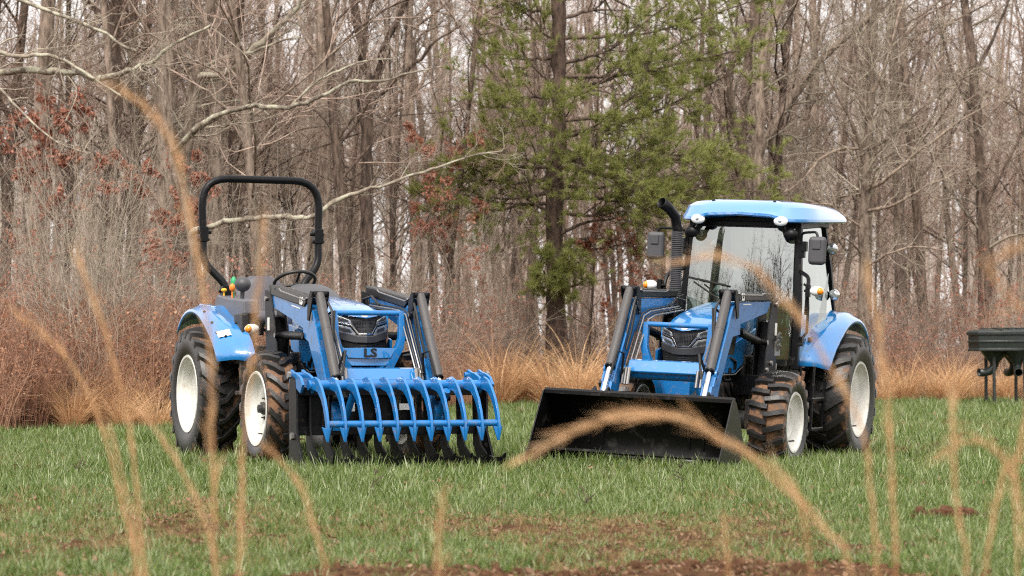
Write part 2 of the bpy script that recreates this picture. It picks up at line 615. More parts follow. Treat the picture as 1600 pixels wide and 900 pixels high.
def make_wheel(T, c, s, R, W, rr, n, sweep, lug_w, lug_h, tyre_material, depth, hub):
    """c is the centre of the tyre; s = +1 when its outer face looks to the tractor's left"""
    yo = W * .44
    p = [(yo, rr + .012), (yo + .012, rr + .006), (yo + .010, rr - .012), (yo - .018, rr - .022), (yo - .030, rr - .036), (yo - depth * .70, rr - .050),
         (yo - depth * .95, rr - .075), (yo - depth, rr - .105), (yo - depth * .96, rr * .62), (yo - depth * .98, rr * .5), (yo - depth - .015, rr * .40), (yo - depth - .015, .0)]
    b = MB()
    b.lathe([(s * y, r) for y, r in p], c, 56)
    b.lathe([(s * -y, r) for y, r in p[:5]] + [(s * (-yo + .12), rr - .06), (s * (yo - depth), rr - .09)], c, 40)
    wh = b.build('wheel', M['rim'], T, smooth=28)
    make_tyre(wh, c, R, W, rr, n, sweep, lug_w, lug_h, tyre_material)
    yd = c[1] + s * (yo - depth - .015)
    if hub:
        h = MB()
        h.lathe([(0, .055), (s * .03, .053), (s * .045, .046), (s * .05, .036), (s * .075, .034), (s * .08, 0)], (c[0], yd, c[2]), 24)
        h.build('hub', M['iron'], wh)
        for i in range(hub):
            a = 2 * math.pi * (i + .3) / hub
            q = MB()
            x, z = c[0] + .088 * math.cos(a), c[2] + .088 * math.sin(a)
            q.cyl((x, yd - s * .005, z), (x, yd + s * .014, z), .012, 6)
            q.cyl((x, yd + s * .014, z), (x, yd + s * .034, z), .007, 8)
            q.build('bolt', M['iron'], wh, smooth=30)
    v = MB()
    v.cyl((c[0] + .03, yd + s * .02, c[2] - rr + .09), (c[0] + .02, yd + s * .08, c[2] - rr + .10), .007, 6)
    v.build('valve_stem', M['hose'], wh)
    return wh

def make_fender(T, s, outer, inner, yo, yi, name='fender'):
    b = MB()
    G = []
    n = 18
    def samp(P, t):
        L = [0]
        for i in range(1, len(P)): L.append(L[-1] + math.dist(P[i], P[i - 1]))
        d = t * L[-1]
        for i in range(1, len(P)):
            if d <= L[i] + 1e-9:
                k = (d - L[i - 1]) / (L[i] - L[i - 1])
                return (P[i - 1][0] + (P[i][0] - P[i - 1][0]) * k, P[i - 1][1] + (P[i][1] - P[i - 1][1]) * k)
        return P[-1]
    def smooth(P):
        for _ in range(3):
            Q = [P[0]]
            for i in range(len(P) - 1):
                a, c = P[i], P[i + 1]
                Q += [(a[0] * .75 + c[0] * .25, a[1] * .75 + c[1] * .25), (a[0] * .25 + c[0] * .75, a[1] * .25 + c[1] * .75)]
            P = Q + [P[-1]]
        return P
    O, I = smooth(outer), smooth(inner)
    for i in range(n + 1):
        t = i / n
        o, q = samp(O, t), samp(I, t)
        d = Vector((o[0], 0, o[1] - .55)).normalized()
        e = Vector((q[0], 0, q[1] - .55)).normalized()
        row = [Vector((o[0], s * (yo + .004), o[1])) - d * .045, Vector((o[0], s * (yo + .008), o[1])) - d * .018]
        for k in range(7):
            f = k / 6
            lift = .022 * math.sin(math.pi * min(1, f * 1.2)) + (.012 if k in (2, 3) else 0)
            row.append(Vector((o[0] * (1 - f) + q[0] * f, s * (yo * (1 - f) + yi * f), o[1] * (1 - f) + q[1] * f)) + d * lift)
        row.append(Vector((q[0], s * (yi - .012), q[1])) - e * .02)
        row.append(Vector((q[0], s * (yi - .015), q[1])) - e * .20)
        G.append(row)
    b.grid(G)
    f = b.build(name, M['blue'], T, smooth=40, solid=.008)
    return f, G

def nose_x(x0):
    return lambda y, z: x0 - .42 * abs(y) - .9 * y * y - .10 * max(0, 1.05 - z)

def mirror(poly):
    return [(-y, z) for y, z in reversed(poly)]

def make_nose(T, hood, x0, zr):
    """front of the bonnet: lamps, hexagonal grille, bright trim, chin and radiator screen; zr = height of the bonnet's lip"""
    fn = nose_x(x0)
    def half(o, poly, d0, th):
        for q in (poly, mirror(poly)):
            o.prism_map(q, lambda y, z: fn(y, z) + d0, th)
    z = lambda v: zr + v
    b = MB()                                         # dark backing of the whole front
    half(b, [(0, z(-.42)), (.20, z(-.42)), (.235, z(-.20)), (.245, z(.0)), (.0, z(-.035))], -.05, .05)
    b.build('front_panel', M['chin'], T, bevel=.004, smooth=30)
    g = MB()
    half(g, [(0, z(-.155)), (.055, z(-.155)), (.098, z(-.055)), (0, z(-.05))], .0, .008)
    gr = g.build('grille', M['grille'], T, smooth=30)
    mesh = MB()                                      # fine wires of the grille
    for k in range(9):
        zz = z(-.150 + k * .0115)
        yy = .055 + (k / 8) * .038
        for sg in (-1, 1):
            mesh.tube([(fn(0, zz) + .012, 0, zz), (fn(yy, zz) + .012, sg * yy, zz)], .0028, 4)
    for k in range(-7, 8):
        y = k * .0122
        z1 = z(-.057)
        z0 = z(-.152) if abs(y) < .05 else z(-.152 + (abs(y) - .05) * 2.1)
        mesh.tube([(fn(y, z0) + .012, y, z0), (fn(y, z1) + .012, y, z1)], .0028, 4)
    mesh.build('grille_wire', M['plastic'], gr, smooth=0)
    t = MB()                                         # bright trim line
    half(t, [(0, z(-.158)), (0, z(-.172)), (.062, z(-.172)), (.112, z(-.098)), (.232, z(-.066)), (.232, z(-.054)), (.105, z(-.088)), (.056, z(-.158))], .002, .016)
    t.build('grille_trim', M['chrome'], T, bevel=.002, smooth=30)
    for sg in (1, -1):
        for poly, nm in (([(.108, z(-.082)), (.236, z(-.048)), (.240, z(.006)), (.118, z(-.048))], 'headlight'),
                         ([(.075, z(-.168)), (.118, z(-.108)), (.234, z(-.076)), (.232, z(-.125)), (.12, z(-.172))], 'headlight')):
            h = MB()
            h.prism_map(poly if sg > 0 else mirror(poly), lambda y, zz: fn(y, zz) + .004, .010)
            lo = h.build(nm, M['headlight'], T, bevel=.003, smooth=30)
            c = [sum(p[0] for p in poly) / len(poly), sum(p[1] for p in poly) / len(poly)]
            d = MB()
            for k in (-.5, .5):
                q = [(p[0] * .38 + (c[0] + k * .055) * .62, p[1] * .45 + (c[1] + k * .016) * .55) for p in poly]
                d.prism_map(q if sg > 0 else mirror(q), lambda y, zz: fn(y, zz) + .0145, .003)
            d.build('lamp_reflector', M['chin'], lo, smooth=0)
    ch = MB()
    half(ch, [(0, z(-.177)), (.065, z(-.177)), (.232, z(-.130)), (.225, z(-.20)), (.10, z(-.235)), (0, z(-.24))], .004, .030)
    ch.build('chin_panel', M['plastic'], T, bevel=.008, smooth=30)
    sc_ = MB()
    half(sc_, [(0, z(-.245)), (.10, z(-.24)), (.222, z(-.21)), (.205, z(-.42)), (0, z(-.42))], .002, .012)
    so = sc_.build('radiator_screen', M['grille'], T, bevel=.004, smooth=30)
    ln = MB()
    for k in range(9):
        zz = z(-.26 - k * .018)
        for sg in (-1, 1):
            ln.tube([(fn(0, zz) + .017, 0, zz), (fn(.2, zz) + .017, sg * (.20 - k * .001), zz)], .003, 4)
    ln.build('screen_wire', M['chin'], so, smooth=0)
    e = MB()
    e.lathe([(0, .030), (.004, .030), (.006, .022), (.006, 0)], (0, 0, 0), 20)
    em = e.build('badge', M['chrome'], T)
    em.matrix_local = Matrix.Translation((x0 - .045, 0, z(-.012))) @ Matrix.Rotation(rad(-60), 4, 'Y') @ Matrix.Rotation(rad(-90), 4, 'Z')

def make_hood(T, x0, zr, dz):
    """bonnet as a loft of rounded sections"""
    st = [(1.36, 1.455, .285, 1.16), (1.50, 1.45, .285, 1.02), (1.75, 1.425, .280, .95), (2.0, 1.395, .272, .92), (2.2, 1.36, .264, .92), (2.36, 1.32, .255, .94), (2.46, 1.275, .247, .98)]
    k = zr - 1.285
    G = []
    for i, (x, zt, hw, zb) in enumerate(st):
        f = i / (len(st) - 1)
        zt += dz * (1 - f) + k * f
        zb += k * f
        x = x + (x0 - 2.60) * f
        row = []
        for y, h in ((1.0, None), (1.0, -.20), (.985, -.10), (.93, -.045), (.84, -.022), (.70, -.016), (.62, .002), (.35, .010), (0, .014)):
            row.append((x, y * hw, zb if h is None else zt + h))
        row = row + [(x, -y, z) for x, y, z in reversed(row[:-1])]
        G.append(row)
    x, zt, hw, zb = st[-1]
    row = []                                         # the lip above the grille
    fn = nose_x(x0)
    for p in G[-1]:
        y = p[1]
        if p[2] < zr - .12: row.append((fn(abs(y), zr) - .03, y, p[2] if p[2] < zr - .2 else zr - .16))
        else: row.append((fn(abs(y), zr) + .012, y, zr - .03 + .18 * abs(y)))
    G.append(row)
    b = MB()
    b.grid(G)
    h = b.build('hood', M['blue'], T, smooth=28, solid=.006)
    for s in (1, -1):
        a = MB()                                     # side panel below the bonnet
        a.prism_y([(1.40, 1.22), (2.22, 1.12 + k), (2.44, 1.08 + k), (2.44, .95 + k), (2.36, .82), (2.0, .82), (1.48, 1.0)], s * .27, s * .292)
        sp = a.build('side_panel', M['blue'], T, bevel=.006, smooth=30)
        v = MB()
        v.prism_y([(1.98, 1.18), (2.16, 1.15), (2.20, .98), (2.05, .98)], s * .2925, s * .296)
        v.build('side_vent', M['grille'], sp)
        g = MB()
        g.tube([(1.44, s * .296, .985), (2.0, s * .296, .808), (2.40, s * .296, .808)], .006, 6)
        g.build('side_trim', M['steel'], sp)
    return h

def make_cylinder(T, a, b, split, r, rod_r, y, name, material):
    """hydraulic cylinder from a to b in (x, z); the body ends at fraction split"""
    A, B = Vector((a[0], y, a[1])), Vector((b[0], y, b[1]))
    m = A.lerp(B, split)
    o = MB()
    o.tube([A, A.lerp(B, .02), m], [r * .9, r, r], 16)
    o.tube([A.lerp(B, .34), A.lerp(B, .35)], r * 1.03, 16)
    c = o.build(name, material, T, smooth=40)
    q = MB()
    q.cyl(m, B, rod_r, 12)
    q.build('piston_rod', M['chrome'], c)
    e = MB()
    e.tube([m, m.lerp(B, .05)], r * 1.12, 14)
    e.build('cylinder_gland', M['black'], c)
    for E, h in ((A, .075), (B, .06)):
        p = MB()
        p.cyl((E.x, y - h, E.z), (E.x, y + h, E.z), .026, 14)
        p.build('pivot_pin', M['black'], c)
    return c

def make_loader(T, arm, box, mast, lift, tilt, guard, plate):
    for s in (1, -1):
        y0 = s * .44
        b = MB()
        b.prism_y(arm, y0 - .045, y0 + .045)
        # welded flange along the front edge
        i = guard['flange']
        P = [Vector((arm[k][0], 0, arm[k][1])) for k in i]
        for u, v in zip(P[:-1], P[1:]):
            d = (v - u).normalized()
            nrm = Vector((d.z, 0, -d.x))
            vs = []
            for q in (u, v):
                for yy in (-.056, .056):
                    vs += [(q.x, y0 + yy, q.z), (q.x + nrm.x * .012, y0 + yy, q.z + nrm.z * .012)]
            b.add(vs, [(0, 1, 3, 2), (4, 6, 7, 5), (0, 4, 5, 1), (2, 3, 7, 6), (0, 2, 6, 4), (1, 5, 7, 3)])
        ar = b.build('loader_arm', M['blue2'], T, bevel=.006, smooth=30)
        c = MB()
        ring = MB()
        x, z = guard['hole']
        ring.lathe([(-s * .004, .042), (s * .012, .040), (s * .012, .026), (-s * .004, .024)], (x, y0 + s * .047, z), 20)
        ring.build('boss_ring', M['blue2'], ar)
        st = MB()
        u, v = box[3], box[2]
        st.prism_y([(u[0] + (v[0] - u[0]) * .62, u[1] + (v[1] - u[1]) * .62 - .022), (u[0] + (v[0] - u[0]) * .86, u[1] + (v[1] - u[1]) * .86 - .022),
                    (u[0] + (v[0] - u[0]) * .86, u[1] + (v[1] - u[1]) * .86 - .030), (u[0] + (v[0] - u[0]) * .62, u[1] + (v[1] - u[1]) * .62 - .030)], y0 + s * .0455, y0 + s * .048)
        st.build('sticker', M['white'], ar)
        cv = MB()
        cv.prism_y(box, y0 - .058, y0 + .058)
        co = cv.build('arm_cover', M['gloss'], T, bevel=.012, smooth=30)
        tr = MB()
        bx = [Vector((p[0], 0, p[1])) for p in box]
        for sg in (-1, 1):
            yy = y0 + sg * .061
            a0, a1 = bx[0].lerp(bx[1], .30), bx[0].lerp(bx[1], .97)
            dn = (bx[3] - bx[0]) * .22
            tr.tube([(a0.x, yy, a0.z - .006), ((a0 + dn).x + .04, yy, (a0 + dn).z - .006), ((a1 + dn).x - .06, yy, (a1 + dn).z - .004), (a1.x, yy, a1.z - .006)], .007, 6)
        tr.build('cover_edge', M['steel'], co)
        # LS letters near the front of the cover
        lp = bx[0].lerp(bx[1], .87).lerp(bx[3].lerp(bx[2], .90), .55)
        an = math.atan2(bx[1].z - bx[0].z, bx[1].x - bx[0].x)
        ca, sa = math.cos(an), math.sin(an)
        yy = y0 + s * .0605
        if s < 0: Mx = Matrix(((ca, -sa, 0, lp.x), (0, 0, -1, yy), (sa, ca, 0, lp.z), (0, 0, 0, 1)))
        else: Mx = Matrix(((-ca, sa, 0, lp.x), (0, 0, 1, yy), (-sa, ca, 0, lp.z), (0, 0, 0, 1)))
        text_obj('cover_lettering', 'LS', .085, Mx, M['white'], co, .002, .002)
        # mast that carries the arm
        ms = MB()
        for yy in (-.052, .052):
            ms.prism_y(mast, y0 + yy - .008, y0 + yy + .008)
        ms.prism_y([(mast[0][0] + .03, 1.30), (mast[0][0] + .16, 1.28), (mast[0][0] + .24, .80), (mast[0][0] + .06, .80)], y0 - .044, y0 + .044)
        ms.box((1.68, s * .33, .72), (.34, .26, .18))
        mo = ms.build('loader_mast', M['black'], T, bevel=.006, smooth=30)
        for px_, pz_ in ((mast[0][0] + .06, 1.44), (lift[0][0], lift[0][1]), (1.62, .92), (1.74, .86)):
            bo = MB()
            bo.cyl((px_, y0 + s * .055, pz_), (px_, y0 + s * .078, pz_), .022, 12)
            bo.build('bolt', M['steel'], mo)
        tg = MB()
        tg.box((1.50, y0 + s * .062, 1.22), (.055, .003, .11))
        tg.build('sticker', M['white'], mo)
        make_cylinder(T, lift[0], lift[1], .86, .036, .02, y0, 'lift_cylinder', M['black'])
        make_cylinder(T, tilt[0], tilt[1], tilt[2], .040, .021, y0, 'tilt_cylinder', M['sleeve'])
        # bell crank plates
        bc = MB()
        tx, tz = tilt[0]
        for yy in (-.066, .066):
            bc.prism_y([(tx - .03, tz + .03), (tx + .04, tz + .02), (tx + .03, tz - .03), (tx - .06, tz - .22), (tx - .11, tz - .21), (tx - .10, tz - .05)], y0 + yy - .006, y0 + yy + .006)
        bc.build('bell_crank', M['black'], T, bevel=.004, smooth=30)
        # hydraulic lines down the inner side of the arm
        k = s * .365
        for j in range(4):
            hs_ = MB()
            yj = k - s * j * .020
            o = j * .016
            hs_.tube([(1.70, yj, 1.40 - o), (2.45, yj, 1.37 - o - .03), (2.62, yj, 1.30 - o), (2.86, yj, .96), (2.98, yj, .80)], .0075, 6)
            hs_.build('steel_line', M['steel'] if j % 2 else M['hose'], T)
        f = tilt[0]
        for j, (dx, dz) in enumerate(((.02, -.02), (-.02, -.10))):
            yj = y0 - s * (.055 + .02 * j)
            hh = MB()
            hh.tube([(f[0] - .05, yj, f[1] - .18), (f[0] + .03, yj - s * .01, f[1] - .05 + dz), (f[0] + .10, yj - s * .02, f[1] - .14), (f[0] + .15 + dx, yj, f[1] - .36), (f[0] + .20 + dx, yj + s * .02, f[1] - .52)], .011, 8)
            hh.build('hydraulic_hose', M['hose'], T)
        g = tilt[1]
        hh = MB()
        hh.tube([(g[0] - .30, y0 - s * .05, g[1] + .12), (g[0] - .20, y0 - s * .10, g[1] + .36), (g[0] - .10, y0 - s * .08, g[1] + .38), (g[0] - .06, y0 - s * .04, g[1] + .18)], .011, 8)
        hh.build('hydraulic_hose', M['hose'], T)
        hh = MB()
        hh.tube([(1.52, y0 - s * .06, 1.30), (1.56, y0 - s * .10, 1.44), (1.75, y0 - s * .09, 1.46), (1.92, y0 - s * .08, 1.38)], .011, 8)
        hh.build('hydraulic_hose', M['hose'], T)
        for j in range(3):
            fi = MB()
            fi.tube([(g[0] - .30 + j * .02, y0 - s * (.075 + .03 * j), g[1] + .24), (g[0] - .26 + j * .02, y0 - s * (.075 + .03 * j), g[1] + .10)], .015, 8)
            fi.build('hose_fitting', M['steel'], T)
    # torque tube and its cover plate
    px_, pz_ = plate
    t = MB()
    t.cyl((px_ - .02, -.42, pz_ - .03), (px_ - .02, .42, pz_ - .03), .055, 18)
    t.build('torque_tube', M['blue2'], T)
    c = MB()
    n = 8
    c.prism_y([(px_ - .03, pz_ + .085), (px_ + .03, pz_ + .075), (px_ + .075, pz_ - .015), (px_ + .065, pz_ - .03), (px_ + .02, pz_ + .055), (px_ - .03, pz_ + .065)], -.335, .335)
    c.build('cover_plate', M['blue'], T, bevel=.006, smooth=30)
    # brush guard
    gx, gz = guard['bar']
    b = MB()
    b.cyl((gx, -.29, gz), (gx, .29, gz), .022, 16)
    for s in (1, -1):
        b.tube([(gx, s * .29, gz + .015), (gx + .02, s * .29, gz - .20), (gx + .02, s * .27, gz - .28), (gx, s * .16, gz - .50), (gx - .04, s * .15, gz - .60)], [.030, .040, .046, .046, .046], 4, flat=1.0)
    b.build('brush_guard', M['blue2'], T, bevel=.004, smooth=35)

def make_chassis(T, xf, zf, yf, zr, yr):
    b = MB()
    b.box((1.85, 0, .72), (1.15, .36, .42))
    b.box((1.0, 0, .72), (1.0, .42, .46))
    b.box((.15, 0, .70), (.8, .46, .52))
    b.box((2.32, 0, .62), (.35, .34, .26))
    for s in (1, -1):
        b.box((1.95, s * .20, .66), (.55, .08, .16))
        b.cyl((1.3, s * .26, .62), (1.75, s * .26, .62), .09, 14)
        b.box((1.62, s * .26, .88), (.26, .1, .2))
    b.build('chassis', M['iron'], T, bevel=.02, smooth=30)
    a = MB()
    a.tube([(xf, -yf + .25, zf), (xf, -.2, zf + .02), (xf, 0, zf + .04), (xf, .2, zf + .02), (xf, yf - .25, zf)], [.085, .075, .12, .075, .085], 14)
    for s in (1, -1):
        a.cyl((xf, s * (yf - .36), zf), (xf, s * (yf - .225), zf), .12, 18)
        a.box((xf + .02, s * (yf - .32), zf + .06), (.16, .12, .26))
        a.cyl((xf - .16, s * .12, zf + .02), (xf - .15, s * (yf - .22), zf + .02), .022, 8)
    a.build('front_axle', M['iron'], T, bevel=.01, smooth=30)
    r = MB()
    r.tube([(0, -yr + .29, zr), (0, -.25, zr), (0, .25, zr), (0, yr - .29, zr)], [.10, .14, .14, .10], 18)
    r.build('rear_axle', M['iron'], T)
    f = MB()                                         # front bumper bracket under the radiator
    f.box((2.50, 0, .70), (.10, .46, .20))
    f.box((2.44, 0, .83), (.10, .42, .05))
    for s in (1, -1): f.prism_y([(2.2, .66), (2.55, .62), (2.58, .80), (2.50, .86), (2.2, .84)], s * .19, s * .23)
    f.build('bumper', M['blue2'], T, bevel=.01, smooth=30)
    rng = random.Random(4)                           # pipes, filters, brackets seen under the bonnet
    for s in (1, -1):
        for q in (((1.72, s * .27, .70), (1.72, s * .27, .90), .055), ((1.55, s * .30, .62), (1.55, s * .30, .74), .045)):
            m = MB()
            m.cyl(*q, 14)
            m.build('oil_filter', M['black'], T)
        for k in range(7):
            x = 1.25 + k * .14
            z = .58 + rng.random() * .3
            m = MB()
            m.tube([(x, s * .24, z), (x + .08, s * .31, z + .1 * rng.uniform(-1, 1)), (x + .2, s * .29, z + .16 * rng.uniform(-1, 1)), (x + .3, s * .23, z + .1)], .012, 6)
            m.box((x + .05, s * .27, z + .02), (.07, .06, .05))
            m.build('engine_pipe', M['black'], T, smooth=35)

def signal_lamp(T, root, tip, s, name='turn_signal'):
    """oval lamp, clear in the middle and amber at its outer end; s is the way it points along y"""
    st = MB()
    st.tube([root, (tip[0], tip[1] - s * .10, tip[2])], .014, 8)
    st.box((tip[0] - .01, tip[1] - s * .085, tip[2]), (.05, .04, .11))
    o = st.build(name, M['black'], T, bevel=.004)
    c = MB()
    c.ellipsoid((tip[0], tip[1], tip[2]), (.09, .135, .09), 16, 10)
    c.build('clear_lens', M['clear'], o, smooth=60)
    a = MB()
    a.ellipsoid((tip[0] + .012, tip[1] + s * .034, tip[2]), (.085, .064, .070), 14, 10)
    a.build('amber_lens', M['amber'], o, smooth=60)
    return o

FEND_O = [(-.70, 1.18), (-.62, 1.27), (-.42, 1.365), (-.16, 1.39), (.12, 1.33), (.38, 1.19), (.60, 1.04), (.72, .90)]
FEND_I = [(-.58, 1.28), (-.46, 1.37), (-.30, 1.43), (-.06, 1.42), (.22, 1.30), (.52, 1.24), (.76, 1.12), (.90, .99), (.92, .90)]

# ------------------------------------------------------------------ tractor with the roll bar and grapple
yaw1 = math.atan2(-math.cos(rad(22.5)), math.sin(rad(22.5)))
T1 = empty('tractor', (-2.206, 23.606, 0.003), (0, 0, yaw1),
           'blue open tractor with a black roll bar and a blue toothed grapple in front', 'tractor', 'tractors parked on the grass')
make_chassis(T1, 2.02, .50, .74, .61, .78)
for s in (1, -1):
    make_wheel(T1, (0, s * .645, .605), s, .615, .36, .345, 20, .36, .042, .040, M['tyre_clean'], .11, 0)
    make_wheel(T1, (2.02, s * .645, .50), s, .49, .27, .305, 18, .34, .050, .040, M['tyre_muddy'], .075, 8)
make_hood(T1, 2.60, 1.285, 0.0)
make_nose(T1, None, 2.60, 1.285)
arm1 = [(1.50, 1.47), (2.55, 1.36), (2.69, 1.31), (2.78, 1.18), (3.10, .64), (3.22, .44), (3.20, .34), (3.08, .34), (2.93, .60), (2.56, 1.06), (2.45, 1.09), (2.41, 1.17), (2.07, 1.26), (1.60, 1.36), (1.50, 1.40)]
mast1 = [(1.38, 1.52), (1.54, 1.50), (1.64, 1.28), (1.72, 1.06), (1.78, .80), (1.44, .80), (1.40, 1.20)]
make_loader(T1, arm1, [(1.47, 1.56), (2.60, 1.42), (2.47, 1.345), (1.52, 1.47)], mast1, ((1.72, 1.12), (2.43, 1.105)), ((2.712, 1.445), (3.235, .60), .80),
            dict(flange=[1, 2, 3, 4], hole=(3.03, .66), bar=(2.645, 1.296)), (2.90, .76))
# plate with the letters across the brush guard
pl = MB()
pl.prism_map([(-.235, 1.005), (-.185, .925), (0, .918), (0, 1.008)], lambda y, z: 2.70 - .08 * abs(y), .012)
pl.prism_map([(0, 1.008), (0, .918), (.185, .925), (.235, 1.005)], lambda y, z: 2.70 - .08 * abs(y), .012)
pl.prism_map([(-.20, .918), (-.15, .86), (.15, .86), (.20, .918)], lambda y, z: 2.68 - .08 * abs(y), .012)
plo = pl.build('badge_plate', M['blue'], T1, bevel=.003, smooth=30)
text_obj('plate_lettering', 'LS', .098, ((0, 0, 1, 2.7145), (1, 0, 0, .0), (0, 1, 0, .963), (0, 0, 0, 1)), M['print'], plo, .002, .0035, sx=1.25)

for s in (1, -1):
    f, G = make_fender(T1, s, FEND_O, FEND_I, .72, .44)
    p = MB()                                         # sticker and recessed step pad on the fender
    for (i, k0, k1, nm) in ((14, 3, 5, 0),):
        q = [G[i][k0], G[i][k1], G[i + 1][k1], G[i + 1][k0]]
        n_ = (q[1] - q[0]).cross(q[3] - q[0]).normalized()
        if n_.z < 0: n_ = -n_
        p.add([v + n_ * .014 for v in q], [(0, 1, 2, 3)])
    p.build('sticker', M['white'], f, smooth=0)
    bo = MB()
    for i, k in ((12, 3), (14, 3), (9, 3), (12, 7), (15, 4)):
        g = G[i][k]
        bo.ellipsoid((g.x, g.y, g.z), (.03, .03, .03), 8, 6)
    bo.build('fender_bolt', M['black'], f)
    pd = MB()
    q = [G[5][4].lerp(G[5][6], 0), G[5][6], G[7][6], G[7][4]]
    n_ = Vector((0.1, 0, 1)).normalized()
    pd.add([v + n_ * .012 for v in q] + [v - n_ * .004 for v in q], [(0, 1, 2, 3), (4, 5, 1, 0), (5, 6, 2, 1), (6, 7, 3, 2), (7, 4, 0, 3)])
    pd.build('fender_pad', M['blue'], f, bevel=.006)
    # grey console beside the seat
    c = MB()
    c.prism_y([(-.36, 1.05), (-.38, 1.45), (-.30, 1.52), (.0, 1.485), (.56, 1.45), (.57, 1.32), (.42, 1.30), (.42, 1.02)], s * .30, s * .45)
    co = c.build('side_console', M['grey'], T1, bevel=.018, smooth=30)
    kn = MB()
    kn.box((.52, s * .455, 1.19), (.26, .06, .27))
    kn.build('floor_bracket', M['iron'], T1, bevel=.01)
    for (x, yy, z, h, m_) in ((-.16, .42, 1.52, .05, 'yellow'), (.04, .40, 1.50, .10, 'orange'), (-.02, .37, 1.50, .16, 'greenk')):
        if s < 0 or m_ == 'orange':
            k = MB()
            k.cyl((x, s * yy, z - .03), (x, s * yy, z + h * .5), .008, 6)
            k.ellipsoid((x, s * yy, z + h * .75), (.055, .055, h * .75), 10, 8)
            k.build('lever_knob', M[m_], co)
    sg = signal_lamp(T1, (1.18, s * .42, 1.16), (1.20, s * .56, 1.18), s)
pf = MB()
pf.box((.95, 0, .90), (.95, 1.02, .05))
pf.box((.62, 0, .98), (.3, .8, .12))
for s in (1, -1):
    pf.box((.98, s * .55, .62), (.36, .10, .04))
    pf.box((1.14, s * .53, .76), (.03, .06, .28))
    pf.box((.82, s * .53, .76), (.03, .06, .28))
pf.build('floor_platform', M['iron'], T1, bevel=.01)
se = MB()
se.prism_y([(-.30, 1.22), (-.28, 1.34), (.22, 1.36), (.28, 1.32), (.27, 1.24)], -.25, .25)
seat = se.build('seat', M['seat'], T1, bevel=.04, smooth=50)
sb = MB()
G = []
for i in range(9):
    f = i / 8
    z = 1.30 + .40 * f
    w_ = .25 * (1 - .0 * f) * math.sqrt(max(0.05, 1 - max(0, f - .55) ** 2 / .24))
    row = []
    for k in range(11):
        a = math.pi * 2 * k / 10
        row.append((-.30 - .10 * f + .055 * math.cos(a), w_ * math.copysign(abs(math.sin(a)) ** .6, math.sin(a)), z))
    G.append(row)
sb.grid(G)
sb.add(G[-1][:-1], [tuple(range(10))])
sb.build('backrest', M['seat'], T1, smooth=60)
ms = MB()                                            # black round mirror or cap beside the seat
ms.cyl((.22, -.36, 1.46), (.24, -.36, 1.56), .02, 8)
ms.ellipsoid((.24, -.36, 1.60), (.16, .15, .14), 14, 10)
ms.build('beacon_cap', M['plastic'], T1, smooth=50)
ds = MB()                                            # instrument cowl
G = []
for i, (x, zt, hw) in enumerate(((.82, 1.50, .20), (.90, 1.555, .225), (1.08, 1.585, .24), (1.25, 1.545, .25), (1.40, 1.46, .26))):
    row = []
    for k in range(13):
        a = math.pi * k / 12
        row.append((x, -hw * math.copysign(abs(math.cos(a)) ** .55, math.cos(a)), 1.18 + (zt - 1.18) * math.sin(a) ** .45))
    G.append(row)
ds.grid(G)
ds.add(G[0], [tuple(range(13))])
ds.add(G[-1], [tuple(range(13))])
dso = ds.build('instrument_cowl', M['plastic'], T1, smooth=40)
st = MB()
c0 = Vector((.66, 0, 1.615))
U, V = Vector((0, 1, 0)), Vector((.80, 0, .42)).normalized()
st.tube([c0 + U * .185 * math.cos(a) + V * .185 * math.sin(a) for a in [2 * math.pi * k / 36 for k in range(37)]], .016, 10, cap=False)
for a in (rad(90), rad(210), rad(330)):
    st.tube([c0 - Vector((-.2, 0, .42)) * .08, c0 + U * .18 * math.cos(a) + V * .18 * math.sin(a)], .012, 8)
st.cyl(c0 - Vector((-.05, 0, .03)), c0 + Vector((.22, 0, -.25)), .035, 12)
st.build('steering_wheel', M['hose'], T1, smooth=50)
rb = MB()                                            # roll bar
def bend(P, r, n=6):
    out = [Vector(P[0])]
    for i in range(1, len(P) - 1):
        a, b, c = Vector(P[i - 1]), Vector(P[i]), Vector(P[i + 1])
        u, v = (a - b).normalized(), (c - b).normalized()
        t = min(r[i - 1], (a - b).length * .48, (c - b).length * .48)
        for k in range(n + 1):
            f = k / n
            out.append(b + u * t * (1 - f) ** 2 + v * t * f ** 2)
    out.append(Vector(P[-1]))
    return out
half = [(-.27, .36, 1.40), (-.27, .36, 1.60), (-.36, .56, 1.82), (-.38, .56, 2.06), (-.38, .575, 2.603)]
P = [(x, -y, z) for x, y, z in half] + [(x, y, z) for x, y, z in reversed(half)]
rb.tube(bend(P, [.10, .10, .05, .30, .30, .05, .10, .10]), .036, 12)
rbo = rb.build('roll_bar', M['black'], T1, smooth=45)
for s in (1, -1):
    h = MB()
    h.box((-.38, s * .56, 2.08), (.095, .085, .14))
    h.cyl((-.38, s * .48, 2.10), (-.38, s * .62, 2.10), .018, 10)
    h.cyl((-.37, s * .50, 2.03), (-.37, s * .62, 2.03), .014, 10)
    h.build('fold_hinge', M['black'], rbo, bevel=.008)
    h = MB()
    h.box((-.27, s * .36, 1.50), (.12, .11, .20))
    h.cyl((-.27, s * .29, 1.55), (-.27, s * .44, 1.55), .016, 8)
    h.cyl((-.27, s * .29, 1.47), (-.27, s * .44, 1.47), .016, 8)
    h.build('roll_bar_foot', M['black'], rbo, bevel=.006)

